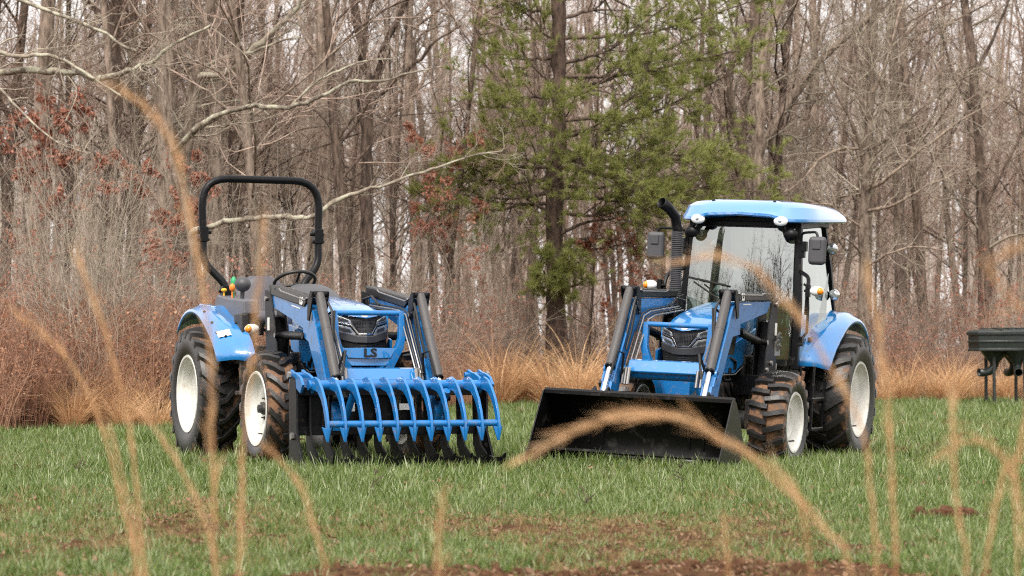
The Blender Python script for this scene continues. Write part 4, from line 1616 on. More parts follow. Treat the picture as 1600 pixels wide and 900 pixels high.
def blades(rg, n, h, w, spread, arch, k=4, base=.05, hs=.3):
    """n arching grass blades from one crown, as quads"""
    a = rg.uniform(0, 2 * np.pi, n)
    q = base * np.sqrt(rg.uniform(0, 1, n))
    aa = a + rg.normal(0, .6, n)
    hh = h * np.clip(rg.normal(1, hs, n), .35, 1.7)
    P = np.zeros((n, k, 3))
    P[:, 0, 0], P[:, 0, 1] = np.cos(a) * q, np.sin(a) * q
    d = np.stack([np.cos(aa) * spread * rg.uniform(.1, 1, n), np.sin(aa) * spread * rg.uniform(.1, 1, n), np.ones(n)], 1)
    d /= np.linalg.norm(d, axis=1, keepdims=True)
    bend = np.stack([np.cos(aa), np.sin(aa), -np.ones(n) * .6], 1) * (arch * rg.uniform(.3, 1.4, n))[:, None]
    for j in range(1, k):
        d = d + bend * (j / k) + rg.normal(0, .03, d.shape)
        d /= np.linalg.norm(d, axis=1, keepdims=True)
        P[:, j] = P[:, j - 1] + d * (hh / (k - 1))[:, None]
    fa = rg.uniform(0, np.pi, n)
    side = np.stack([np.cos(fa), np.sin(fa), np.zeros(n)], 1)
    ww = w * rg.uniform(.6, 1.3, n)
    prof = np.array([1, 1, .75, .12]) if k == 4 else np.linspace(1, .15, k)
    V = np.stack([P + side[:, None] * (ww[:, None] * prof)[:, :, None] * .5, P - side[:, None] * (ww[:, None] * prof)[:, :, None] * .5], 2).reshape(-1, 3)
    b = np.arange(n)[:, None] * (k * 2) + np.arange(k - 1)[None, :] * 2
    F = np.stack([b, b + 1, b + 3, b + 2], -1).reshape(-1, 4)
    return V, F

RNG = np.random.default_rng(2024)

# ------------------------------------------------------------------ the winter wood: every tree a thing with trunk and crown
TREES = []
specs = [(18, .13, .03, 24, .26, 0, 46), (20, .17, .02, 26, .32, 0, 44), (16, .095, .05, 24, .18, 0, 50), (19, .12, .06, 24, .24, 0, 40),
         (14, .07, .06, 24, .12, 0, 52), (17, .085, .03, 24, .18, 0, 46), (12, .05, .09, 24, .08, 0, 50), (15, .11, .10, 24, .22, 0, 44)]
for q, sp in enumerate(specs):
    tr, cr, lv = forest_tree(100 + q, *sp[:5], leaf=0, angle=sp[6])
    TREES.append((mesh_np('trunk', *tr, M['bark'] if q % 2 else M['bark_dark'], smooth=True), mesh_np('crown', *cr, (M['twig'], M['twig_grey'], M['twig_brown'])[q % 3])))
KIND = ['straight bare grey tree', 'tall thick bare tree', 'slim bare tree with low branches', 'leaning bare tree', 'thin young bare tree', 'thin straight bare tree', 'crooked bare sapling', 'slanting bare tree']

def plant_tree(q, x, y, rz, sc_, label, group):
    e = empty('bare_tree', (x, y, 0), (0, 0, rz), label, 'tree', group)
    e.scale = (sc_, sc_, sc_)
    obj_np('trunk', TREES[q][0], e)
    obj_np('crown', TREES[q][1], e)
    return e

taken = []
def free(x, y, d):
    for a, b in taken:
        if (a - x) ** 2 + (b - y) ** 2 < d * d: return False
    taken.append((x, y))
    return True
count = 0
tries = 0
while count < 210 and tries < 20000:
    tries += 1
    y = 44 + 76 * RNG.uniform() ** 1.15
    x = RNG.uniform(-1, 1) * (.215 * y + 2.5)
    if y < edge_y(x) + 5: continue
    if not free(x, y, 1.0 + .010 * y): continue
    q = int(RNG.choice(8, p=[.14, .12, .14, .12, .15, .16, .08, .09]))
    z_ = zone(x, y)
    dist = 'near the field' if y < 75 else 'deep in the wood'
    plant_tree(q, x, y, RNG.uniform(0, 6.28), RNG.uniform(.8, 1.15), '%s %s, %s' % (KIND[q], dist, z_), 'bare trees of the wood, %s, %s, %s' % (KIND[q], dist, z_))
    count += 1

# the wood goes on behind as one mass
rg = np.random.default_rng(77)
far = []
n = 400
yy = rg.uniform(122, 190, n)
xx = rg.uniform(-1, 1, n) * (.23 * yy + 4)
P = np.zeros((n, 6, 3))
P[:, 0, 0], P[:, 0, 1] = xx, yy
d = np.stack([rg.normal(0, .05, n), rg.normal(0, .05, n), np.ones(n)], 1)
for j in range(1, 6):
    d = d + rg.normal(0, .03, d.shape) * np.array([1, 1, 0])
    P[:, j] = P[:, j - 1] + d * 3.6
R = rg.uniform(.09, .26, n)[:, None] * np.linspace(1, .3, 6)[None, :]
P1, R1 = grow(rg, P, R, 12, .12, 1, 50, 14, .15, .35, 4, .3, .16, .05, rmin=.010)
P2, R2 = grow(rg, P1, R1, 3, .2, 1, 42, 14, .45, .3, 3, .5, .2, .03, rmin=.007)
fv, ff = join([tubes(P, R, 5), tubes(P1, R1, 3), tubes(P2, R2, 3)])
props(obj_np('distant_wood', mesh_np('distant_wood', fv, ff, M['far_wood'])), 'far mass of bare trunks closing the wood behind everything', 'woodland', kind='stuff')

# trees behind the camera, seen only as reflections in the glass and paint
rg = np.random.default_rng(78)
n = 110
az_ = np.radians(rg.uniform(-62, 108, n))
rr_ = rg.uniform(32, 62, n)
xx = -np.sin(az_) * rr_
yy = 14 - np.cos(az_) * rr_
P = np.zeros((n, 6, 3))
P[:, 0, 0], P[:, 0, 1] = xx, yy
d = np.stack([rg.normal(0, .06, n), rg.normal(0, .06, n), np.ones(n)], 1)
for j in range(1, 6):
    d = d + rg.normal(0, .06, d.shape) * np.array([1, 1, 0])
    P[:, j] = P[:, j - 1] + d * rg.uniform(1.8, 3.0, (n, 1))
R = rg.uniform(.11, .22, n)[:, None] * np.linspace(1, .35, 6)[None, :]
P1, R1 = grow(rg, P, R, 16, .2, 1, 48, 14, .40, .35, 6, .55, .16, .05, rmin=.014)
P2, R2 = grow(rg, P1, R1, 6, .2, 1, 42, 14, .5, .3, 4, .6, .2, .03, rmin=.012)
P3, R3 = grow(rg, P2, R2, 4, .2, 1, 42, 14, .5, .3, 3, .6, .2, .03, rmin=.010)
fv, ff = join([tubes(P, R, 6), tubes(P1, R1, 4), tubes(P2, R2, 3), tubes(P3, R3, 3)])
props(obj_np('tree_line', mesh_np('tree_line', fv, ff, M['bark_dark'])), 'row of bare trees on the far side of the field, behind the viewer', 'woodland', kind='stuff')

# ------------------------------------------------------------------ single trees that stand out
def hero_limb(pts, r0, r1, k=None):
    """smooth line through given points"""
    Pp = [Vector(p) for p in pts]
    out = []
    for i in range(len(Pp) - 1):
        p0, p1, p2, p3 = Pp[max(i - 1, 0)], Pp[i], Pp[i + 1], Pp[min(i + 2, len(Pp) - 1)]
        for j in range(4):
            t = j / 4
            out.append(.5 * ((2 * p1) + (p2 - p0) * t + (2 * p0 - 5 * p1 + 4 * p2 - p3) * t * t + (3 * p1 - p0 - 3 * p2 + p3) * t ** 3))
    out.append(Pp[-1])
    L = np.array(out)[None]
    rj = np.random.default_rng(len(out) * 7 + int(abs(r0) * 1e4))
    R = np.linspace(r0, r1, len(out))[None]
    L[0, 1:-1] += rj.normal(0, 1, (len(out) - 2, 3)) * np.minimum(R[0, 1:-1, None] * .35, .016)
    return L, R * rj.uniform(.82, 1.2, R.shape)

def pxline(pts, D, jit=0):
    return [wpt(p[0], p[1], D + (p[2] if len(p) > 2 else 0)) for p in pts]

def hero_tree(name, label, D, trunk, limbs, bark, twig, seed, n1=9, n2=7, n3=5, len1=.35, base=None, leaf=0, group=None, twig_up=.03, n4=0, limb_bark=None):
    """trunk and limbs given as lines of (pixel x, pixel y, extra depth) and radii; twigs grow on them"""
    rg = np.random.default_rng(seed)
    b = base if base else wpt(trunk[0][0][0], 640, D)
    root = empty(name, (b.x, b.y, 0), (0, 0, 0), label, 'tree', group)
    off = np.array([b.x, b.y, 0])
    tp = [Vector((b.x, b.y, -.05))] + pxline(trunk[0], D)
    P0, R0 = hero_limb(tp, trunk[1], trunk[2])
    tv = [tubes(P0 - off, R0, 10)]
    lb = []
    fine = []
    lead = [(P0[:, len(P0[0]) // 3:], R0[:, len(P0[0]) // 3:])]
    for pts, r0, r1 in limbs:
        Pl, Rl = hero_limb(pxline(pts, D), r0, r1)
        lb.append(tubes(Pl - off, Rl, 7))
        lead.append((Pl, Rl))
    ends = []
    for Pl, Rl in lead:
        Ll = np.linalg.norm(np.diff(Pl[0], axis=0), axis=1).sum()
        c = max(4, int(n1 * Ll / 3))
        P1, R1 = grow(rg, Pl, Rl, c, .08, 1, 50, 14, len1 * min(1, 3.2 / Ll), .4, 7, .28, .22, twig_up, rmin=.008)
        P2, R2 = grow(rg, P1, R1, n2, .1, 1, 44, 14, .45, .3, 5, .55, .2, twig_up, rmin=.005)
        P3, R3 = grow(rg, P2, R2, n3, .1, 1, 42, 14, .5, .3, 4, .6, .2, .02, rmin=.0035)
        fine += [tubes(P1 - off, R1, 4), tubes(P2 - off, R2, 3), tubes(P3 - off, R3, 3)]
        ends.append(P3 - off)
        if n4:
            P4, R4 = grow(rg, P3, R3, n4, .1, 1, 42, 14, .5, .3, 3, .6, .2, .02, rmin=.003)
            fine.append(tubes(P4 - off, R4, 3))
    obj_np('trunk', mesh_np('trunk', *join(tv), bark, smooth=True), root)
    for q in lb: obj_np('limb', mesh_np('limb', *q, limb_bark or bark, smooth=True), root)
    obj_np('crown', mesh_np('crown', *join(fine), twig), root)
    if leaf:
        E = np.concatenate(ends)
        obj_np('dead_leaves', mesh_np('dead_leaves', *leaves(rg, E, leaf, .075, .8), M['red_leaf']), root)
    return root

# lichen-grey tree whose long pale limbs reach across the left half
hero_tree('lichen_tree', 'pale lichen-covered tree with long crooked limbs reaching over the roll bar', 42,
          ([(302, 430), (298, 362), (270, 245, .2), (262, 180, .3), (256, 90, .3), (250, -100, .4)], .075, .045),
          [([(299, 366), (350, 348, -.4), (400, 342, -.7), (440, 338, -.8), (480, 340, -1), (520, 318, -1), (560, 300, -1), (600, 290, -.9), (640, 275, -.8), (684, 262, -.7), (735, 244, -.6), (785, 236, -.5)], .055, .012),
           ([(268, 240), (300, 208, -.4), (345, 178, -.7), (400, 166, -1), (450, 168, -1.1), (500, 152, -1), (545, 128, -.8), (590, 128, -.7), (640, 114, -.6), (690, 104, -.5)], .055, .010),
           ([(455, 166, -1.1), (490, 130, -1), (530, 110, -.9), (570, 95, -.8), (620, 92, -.7)], .026, .009)],
          M['bark'], M['twig_grey'], 501, limb_bark=M['bark_pale'], n1=6, n2=5, n3=4, len1=.30)
hero_tree('lichen_tree', 'pale lichen-covered tree just outside the left edge, limbs reaching in', 40,
          ([(-70, 430), (-72, 250), (-66, 60), (-60, -120)], .13, .09),
          [([(-70, 60), (-20, 75), (30, 88, -.4), (75, 85, -.5), (110, 100, -.6), (150, 125, -.8), (190, 150, -1)], .045, .015),
           ([(-70, 120), (0, 114), (60, 110, -.3), (110, 114, -.5), (160, 122, -.7), (210, 106, -.9), (240, 96, -1), (270, 70, -1.1), (330, 40, -1.2)], .062, .022),
           ([(-60, 120), (0, 138, -.3), (40, 182, -.6), (90, 222, -.9), (140, 240, -1)], .025, .008),
           ([(-62, -40), (60, 10), (150, 45, -.4), (190, 70, -.7), (215, 80, -.9)], .04, .016)],
          M['bark_pale'], M['twig_grey'], 502, n1=7, n2=5, n3=4, len1=.32)
hero_tree('lichen_tree', 'pale lichen-covered tree with a thick limb rising right above the roll bar', 46,
          ([(285, 430), (288, 280), (300, 160), (318, 60), (340, -80)], .12, .075),
          [([(310, 120), (360, 110, -.3), (400, 72, -.5), (440, 40, -.6), (470, 0, -.8), (490, -40, -.8)], .070, .04),
           ([(312, 108), (350, 90, -.5), (395, 80, -.8), (440, 64, -1), (470, 58, -1.2)], .035, .014),
           ([(300, 170), (340, 160, .2), (390, 158), (420, 180)], .025, .01)],
          M['bark'], M['twig_grey'], 503, limb_bark=M['bark_pale'], n1=6, n2=6, n3=4, len1=.33)
# dark forked tree left of the pine
hero_tree('forked_tree', 'dark tree forking into steep limbs left of the pine', 52,
          ([(572, 560), (574, 440), (572, 300), (574, 180), (576, 130), (568, 80), (555, 20), (548, -60)], .15, .075),
          [([(580, 170), (592, 110), (602, 70, -.3), (622, 28, -.4), (645, -20, -.5)], .085, .05),
           ([(588, 155), (612, 130, -.2), (650, 100, -.4), (680, 66, -.6), (720, 40, -.8)], .055, .02),
           ([(572, 300), (566, 200), (560, 140), (566, 60), (590, -20)], .07, .04)],
          M['bark_dark'], M['twig'], 504, n1=6, n2=6, n3=5, len1=.34)
hero_tree('dark_trunk_tree', 'straight tree with dark trunk left of the roll bar', 47,
          ([(178, 560), (180, 400), (178, 280), (181, 150), (180, 60), (182, -60)], .125, .09),
          [([(180, 250), (150, 190, -.3), (110, 160, -.4)], .035, .012), ([(182, 120), (220, 80, -.3), (260, 60, -.4)], .04, .012), ([(181, 60), (150, 20), (120, -40)], .04, .02)],
          M['bark_dark'], M['twig'], 505, n1=5, n2=6, n3=5)
hero_tree('dark_trunk_tree', 'straight dark-trunked tree rising behind the roll bar', 50,
          ([(362, 560), (364, 400), (363, 270), (366, 150), (372, 60), (380, -60)], .10, .06),
          [([(364, 200), (392, 140, -.3), (420, 70, -.4), (440, 10)], .04, .02)],
          M['bark_dark'], M['twig'], 506, n1=5, n2=6, n3=5)
# trees to the right of the pine
hero_tree('crooked_tree', 'dark crooked tree at the right side of the pine crown', 60,
          ([(1165, 560), (1165, 330), (1160, 230), (1143, 170), (1140, 120), (1150, 85), (1175, 60), (1195, -20)], .12, .06),
          [([(1145, 125), (1130, 100), (1118, 70), (1100, 40)], .05, .02), ([(1150, 90), (1150, 50), (1155, -20)], .04, .02)],
          M['bark_dark'], M['twig_grey'], 507, n1=5, n2=6, n3=5)
hero_tree('leaning_tree', 'mossy tree leaning right above the cab roof', 62,
          ([(1188, 560), (1186, 400), (1184, 250), (1205, 205), (1240, 150), (1275, 100), (1320, 60), (1380, 10)], .17, .07),
          [([(1185, 300), (1187, 180), (1194, 80), (1215, 20), (1235, -40)], .13, .08), ([(1240, 150), (1285, 85, -.3), (1320, 70, -.4)], .05, .02)],
          M['bark'], M['twig_grey'], 508, n1=6, n2=6, n3=5)
hero_tree('spreading_tree', 'wide bare tree with many upswept limbs between the cab and the feeder', 61,
          ([(1352, 600), (1350, 480), (1350, 380), (1353, 300), (1358, 200), (1362, 110), (1365, 20), (1368, -60)], .20, .05),
          [([(1352, 300), (1390, 275, -.6), (1440, 235, -1), (1500, 190, -1.4), (1550, 160, -1.6)], .055, .014),
           ([(1352, 240), (1400, 205, -.4), (1450, 160, -.6), (1500, 125, -.8), (1545, 105, -1)], .05, .014),
           ([(1353, 330), (1400, 318, -.8), (1450, 290, -1), (1520, 262, -1.2)], .045, .012),
           ([(1352, 260), (1335, 200, -.3), (1310, 150, -.5), (1290, 110, -.6), (1280, 60, -.7)], .055, .014),
           ([(1350, 235), (1320, 232, -.3), (1280, 250, -.5), (1250, 285, -.8), (1225, 300, -1)], .05, .016),
           ([(1352, 360), (1310, 330, -.5), (1290, 318, -.7), (1240, 322, -.9)], .035, .012),
           ([(1350, 420), (1385, 398, -.7), (1430, 385, -1), (1480, 392, -1.2)], .035, .012),
           ([(1350, 400), (1325, 375, -.5), (1300, 362, -.6)], .03, .012),
           ([(1358, 200), (1340, 130, -.3), (1335, 60), (1330, -20)], .05, .02),
           ([(1360, 150), (1385, 100, -.4), (1400, 40, -.5), (1420, -30)], .05, .02),
           ([(1362, 110), (1355, 60), (1340, 0)], .04, .02),
           ([(1354, 270), (1395, 230, .6), (1420, 180, .8), (1455, 100, 1), (1480, 30, 1)], .05, .014)],
          M['bark'], M['twig_grey'], 509, n1=12, n2=7, n3=5, len1=.42, twig_up=.05)
hero_tree('dark_trunk_tree', 'tree with a bare trunk at the right border of the picture', 64,
          ([(1540, 560), (1538, 400), (1530, 250), (1520, 100), (1500, -40)], .16, .09),
          [([(1535, 330), (1570, 260, -.3), (1600, 200, -.5)], .05, .02), ([(1525, 180), (1490, 120), (1470, 40)], .05, .02), ([(1522, 120), (1560, 40), (1590, -40)], .05, .03)],
          M['bark_dark'], M['twig_grey'], 510, n1=8, n2=7, n3=5)
hero_tree('leafy_oak', 'young oak holding withered red leaves at the left edge of the field', 46,
          ([(95, 560), (92, 420), (90, 320), (86, 250), (82, 180)], .05, .02),
          [([(92, 350), (50, 300), (20, 275)], .025, .008), ([(91, 330), (130, 280), (175, 250)], .025, .008), ([(88, 280), (60, 220), (30, 190)], .02, .006), ([(88, 250), (120, 200), (160, 170)], .02, .006)],
          M['bark'], M['twig_brown'], 511, n1=9, n2=6, n3=5, leaf=7000)
hero_tree('leafy_oak', 'young oak with withered red leaves left of the roll bar', 44,
          ([(262, 560), (262, 420), (258, 330), (255, 260)], .04, .015),
          [([(262, 340), (230, 290), (205, 270)], .02, .006), ([(260, 320), (290, 270), (315, 240)], .02, .006), ([(262, 380), (300, 330), (335, 300)], .02, .006)],
          M['bark'], M['twig_brown'], 512, n1=9, n2=6, n3=5, leaf=6500)
hero_tree('leafy_oak', 'young oak with withered red leaves between the roll bar and the pine', 56,
          ([(700, 570), (700, 460), (694, 380), (690, 300), (684, 230)], .05, .015),
          [([(698, 400), (660, 350), (640, 320)], .022, .007), ([(695, 380), (730, 330), (755, 320)], .022, .007), ([(690, 320), (660, 250), (640, 190)], .02, .006), ([(688, 290), (715, 230), (740, 190)], .02, .006)],
          M['bark'], M['twig_brown'], 513, n1=9, n2=6, n3=5, leaf=4500)
hero_tree('leafy_oak', 'small oak with withered red leaves low beside the pine trunk', 57,
          ([(965, 590), (962, 500), (966, 420), (960, 360)], .035, .012),
          [([(964, 470), (1000, 420), (1020, 370)], .018, .006), ([(964, 450), (930, 400), (915, 380)], .018, .006)],
          M['bark'], M['twig_brown'], 514, n1=9, n2=6, n3=5, leaf=2500)

# the pine
def pine(D):
    rg = np.random.default_rng(61)
    b = wpt(868, 640, D)
    root = empty('pine_tree', (b.x, b.y, 0), (0, 0, 0), 'green pine with a dark straight trunk standing between the two tractors', 'tree')
    off = np.array([b.x, b.y, 0])
    tp = [Vector((b.x, b.y, -.05))] + pxline([(866, 540), (868, 440), (866, 330), (870, 230), (873, 120), (874, 40), (873, -50), (872, -160)], D)
    P0, R0 = hero_limb(tp, .215, .125)
    limbs = []                                       # (start y on trunk, end point, depth)
    L = [(330, (1010, 322), -1.2), (300, (1120, 318), -1.2), (310, (1190, 268), -1.5),
         (290, (1080, 270), -.8), (262, (1160, 230), -1), (250, (1050, 215), .6), (255, (960, 190), -1.2), (235, (1120, 250), .8), (205, (1090, 150), -.8), (190, (1150, 110), .2), (150, (1010, 90), -.9),
         (140, (1120, 40), .4), (100, (1050, 0), -.5), (60, (1180, 0), .3), (30, (1000, -60), 0), (0, (1100, -90), 0), (120, (1190, 70), -.4), (215, (1000, 140), -1.4),
         (300, (700, 300), -1), (280, (720, 255), -.8), (262, (690, 215), -.5), (250, (760, 230), -1.3), (232, (720, 285), .3), (170, (780, 165), -.8), (150, (740, 120), -.4), (130, (800, 60), -.7),
         (90, (750, 60), .2), (60, (790, 0), -.3), (20, (760, -30), 0), (0, (820, -80), 0), (285, (830, 262), -1.6), (275, (905, 268), -1.5), (200, (830, 175), -1.6), (230, (920, 240), -1.6),
         (420, (885, 425), -1.1), (412, (842, 410), -.9), (425, (912, 440), -.7), (430, (860, 440), -.9), (405, (895, 405), -1.0), (415, (835, 432), -.5), (180, (900, 150), -1.3), (262, (1200, 300), -.8), (240, (1010, 285), -1.5), (318, (672, 292), -.3), (160, (960, 60), .6)]
    br, rr = [], []
    for ys_, (ex, ey), dd in L:
        xt = np.interp(-ys_, [-540, -440, -330, -230, -120, -40, 50, 160], [866, 868, 866, 870, 873, 874, 873, 872])
        mx_, my = (xt + ex) / 2, (ys_ + ey) / 2 + 14 + rg.normal(0, 6)
        q, r_ = hero_limb(pxline([(xt, ys_, 0), (xt + (ex - xt) * .28, ys_ + (ey - ys_) * .2 + 6, dd * .3), (mx_, my, dd * .6), (ex, ey, dd)], D), .055 if abs(ex - xt) > 90 else .035, .012)
        br.append(q)
        rr.append(r_)
    bare = [hero_limb(pxline(q, D), .045, .012) for q in ([(868, 392), (900, 375, -.2), (950, 372, -.4), (1005, 390, -.6)], [(868, 372), (905, 350, -.3), (960, 342, -.6), (1010, 352, -.8)], [(866, 405), (900, 392, .3), (960, 385, .5), (1000, 372, .7)],
                                                               [(866, 335), (835, 318, -.2), (815, 300, -.3), (795, 290, -.4)])]
    wood = [tubes(P0 - off, R0, 12)]
    lw = [tubes(q - off, r_, 6) for q, r_ in bare]
    for q, r_ in bare:
        P1, R1 = grow(rg, q, r_, 9, .35, 1, 50, 14, .3, .35, 5, .4, .14, .0, rmin=.005)
        P2, R2 = grow(rg, P1, R1, 4, .2, 1, 45, 14, .5, .3, 4, .6, .14, .0, rmin=.004)
        lw += [tubes(P1 - off, R1, 4), tubes(P2 - off, R2, 3)]
    lw += [tubes(q - off, r_, 6) for q, r_ in zip(br, rr)]
    nd_base, nd_dir = [], []
    for q, r_ in zip(br, rr):
        Ll = np.linalg.norm(np.diff(q[0], axis=0), axis=1).sum()
        n1 = int(5 + 4.0 * Ll)
        P1, R1 = grow(rg, q, r_, n1, .28, 1, 46, 14, min(.55, 1.15 / Ll), .35, 5, .5, .12, .04, tpow=.75, rmin=.005)
        P2, R2 = grow(rg, P1, R1, 4, .25, 1, 42, 12, .5, .3, 4, .6, .12, .08, rmin=.004)
        lw += [tubes(P1 - off, R1, 4), tubes(P2 - off, R2, 3)]
        for Pq in (P1, P2, q):
            e = Pq[:, -1] - Pq[:, -2]
            e /= np.linalg.norm(e, axis=1, keepdims=True)
            nd_base.append(Pq[:, -1] - off)
            nd_dir.append(e)
            if Pq is P2:
                h_ = len(Pq) // 3
                nd_base.append(Pq[:h_, -2] - off)
                nd_dir.append(e[:h_])
    B, Dr = np.concatenate(nd_base), np.concatenate(nd_dir)
    m = 34
    n = len(B) * m
    idx = np.repeat(np.arange(len(B)), m)
    d = Dr[idx] * rg.uniform(.4, 1.2, n)[:, None] + rg.normal(0, .46, (n, 3)) + np.array([0, 0, .12])
    d /= np.linalg.norm(d, axis=1, keepdims=True)
    s = np.cross(d, rg.normal(size=(n, 3)))
    s /= np.linalg.norm(s, axis=1, keepdims=True)
    ln = rg.uniform(.13, .22, n)[:, None]
    p0 = B[idx] - Dr[idx] * rg.uniform(0, .10, n)[:, None]
    w_ = .0058
    V = np.stack([p0 - s * w_, p0 + s * w_, p0 + d * ln], 1).reshape(-1, 3)
    F = np.arange(n * 3).reshape(-1, 3)
    obj_np('trunk', mesh_np('trunk', *join(wood), M['bark_pine'], smooth=True), root)
    obj_np('limbs', mesh_np('limbs', *join(lw), M['bark_dark'], smooth=True), root)
    obj_np('needles', mesh_np('needles', V, F, M['needle']), root)
    return len(B)
npine = pine(57)

# ------------------------------------------------------------------ brush along the edge of the field
SHR = []
for q, (st, h, sp, lf, mt) in enumerate([(14, 2.9, .35, 0, 'twig'), (18, 2.3, .5, 0, 'twig_brown'), (10, 3.8, .28, 0, 'twig_grey'), (16, 2.6, .45, 0, 'twig'), (12, 3.2, .40, 900, 'twig_brown'), (9, 4.8, .22, 0, 'twig_grey')]):
    pr, lv = shrub(300 + q, st, h, sp, lf)
    SHR.append((mesh_np('stems', *pr, M[mt]), mesh_np('dead_leaves', *lv, M['red_leaf']) if lv else None))
SK = ['grey bare thicket bush', 'low red-brown bare bush', 'tall olive-grey bare bush', 'tangled bare bush', 'bare bush with withered red leaves', 'tall thin-stemmed bare bush']
count = 0
for k in range(6000):
    if count >= 230: break
    y = 29 + 52 * RNG.uniform()
    x = RNG.uniform(-1, 1) * (.21 * y + 1)
    d = y - edge_y(x)
    if d < 1.2 or d > 20: continue
    if RNG.uniform() > math.exp(-(d - 1.2) / 9): continue
    if abs(x - (868 - 800) / 4000 * 57) < 1.7 and y < 58.5: continue
    q = int(RNG.choice(6, p=[.15, .30, .10, .15, .18, .12]))
    lab = '%s %s the brush, %s' % (SK[q], 'along' if d < 6 else 'inside', zone(x, y))
    e = empty('bare_shrub', (x, y, 0), (0, 0, RNG.uniform(0, 6.28)), lab, 'shrub', 'bushes of the brush: ' + lab)
    s_ = RNG.uniform(.7, 1.1) * (1 if d > 3 else .75) * (.88 if x < -2.5 else 1)
    e.scale = (s_, s_, s_)
    obj_np('stems', SHR[q][0], e)
    if SHR[q][1]: obj_np('dead_leaves', SHR[q][1], e)
    count += 1

# dead weeds and broom sedge at the foot of the brush
WEED = []
for q in range(4):
    rg = np.random.default_rng(400 + q)
    pr, lv = shrub(420 + q, 40, 1.3, .17, 0, (3, 3), .08, .0075)
    lv = leaves(rg, np.stack([pr[0][rg.integers(0, len(pr[0]), 800)]] * 2, 1) + rg.normal(0, .02, (800, 2, 3)), 170, .05, 1.0)
    WEED.append((mesh_np('stems', *pr, M['weed']), mesh_np('dead_leaves', *lv, M['tan_leaf' if q % 2 else 'weed'])))
SEDGE = []
for q in range(4):
    rg = np.random.default_rng(440 + q)
    V1, F1 = blades(rg, 210, 1.35, .016, .38, .55, 8, .14, .2)
    V2, F2 = blades(rg, 120, .6, .014, .8, .4, 5, .2, .3)
    SEDGE.append(mesh_np('blades', *join([(V1, F1), (V2, F2)]), M['sedge']))
nw = 0
for k in range(9000):
    if nw >= 260: break
    y = 28 + 34 * RNG.uniform()
    x = RNG.uniform(-1, 1) * (.21 * y + .8)
    d = y - edge_y(x)
    if d < 0.1 or d > 5: continue
    if abs(x - .97) < 1.0 and y < 58: continue
    lab = 'clump of dead brown weeds along the brush, ' + zone(x, y)
    e = empty('dead_weed_clump', (x, y, 0), (0, 0, RNG.uniform(0, 6.28)), lab, 'weeds', lab.replace('clump', 'clumps'))
    q = int(RNG.integers(0, 4))
    s_ = RNG.uniform(.7, 1.15) * (1.15 if x < -3 else .8) * (1 if d > 1 else .7)
    e.scale = (s_, s_, s_)
    obj_np('stems', WEED[q][0], e)
    obj_np('dead_leaves', WEED[q][1], e)
    nw += 1
# sedge: thick tan clumps between the tractors, looser ones elsewhere
ns = 0
def sedge(x, y, s_, lab):
    o = obj_np('sedge_clump', SEDGE[int(RNG.integers(0, 4))])
    o.location = (x, y, 0)
    o.rotation_euler = (0, 0, RNG.uniform(0, 6.28))
    o.scale = (s_, s_, s_ * RNG.uniform(.85, 1.1))
    props(o, lab, 'grass clump', 'tan sedge clumps: ' + lab)
for px_, pw, D, n_, s0, lab in ((725, 30, 51, 3, .80, 'bright tan sedge clump showing right of the grapple tractor loader'), (800, 26, 52.5, 4, 1.15, 'rounded bright tan sedge clump left of the pine trunk'), (850, 14, 53, 2, .8, 'bright tan sedge clump in front of the pine trunk'),
                             (908, 36, 52.5, 5, 1.15, 'broad bright tan sedge clump right of the pine trunk'), (965, 25, 53, 3, .85, 'bright tan sedge clump beside the bucket tractor loader'),
                             (1430, 50, 57, 4, .9, 'loose orange sedge clump right of the cab tractor'), (1490, 20, 56.5, 3, 1.1, 'tall orange sedge clump just left of the feeder'), (1560, 50, 58, 5, .85, 'orange sedge clump behind the feeder legs'),
                             (620, 60, 48, 5, .75, 'tan sedge clump behind the grapple tractor loader'), (1040, 60, 55, 4, .7, 'tan sedge clump behind the bucket tractor loader'), (130, 120, 33, 16, .6, 'short tan sedge clump at the left edge of the brush')):
    for k in range(n_):
        p = wpt(px_ + RNG.normal(0, pw * .5), 600, D + RNG.uniform(-.8, .8))
        sedge(p.x, p.y, s0 * RNG.uniform(.75, 1.1), lab)

# ------------------------------------------------------------------ the lawn
def tuft(seed, n, h, w, base, material):
    rg = np.random.default_rng(seed)
    return mesh_np('grass_tuft', *blades(rg, n, h, w, .75, .28, 4, base, .32), material)
tufts = bpy.data.collections.new('grass_tufts')
for q, (n_, h, w_, b_, mt) in enumerate([(26, .095, .0068, .085, 'grass'), (26, .075, .0066, .09, 'grass'), (28, .058, .0066, .11, 'grass'), (20, .085, .0055, .08, 'grass_dry'), (26, .05, .007, .12, 'grass_dry')]):
    o = bpy.data.objects.new('grass_tuft_%d' % q, tuft(600 + q, n_, h, w_, b_, M[mt]))
    tufts.objects.link(o)
# loose dead leaves as one more piece to scatter
rg = np.random.default_rng(9)
lvp = rg.uniform(-.09, .09, (7, 2, 3)) * np.array([1, 1, .0]) + np.array([0, 0, .03])
lo = bpy.data.objects.new('grass_tuft_5', mesh_np('dead_leaf', *leaves(rg, lvp, 7, .045, .0), M['litter']))
tufts.objects.link(lo)

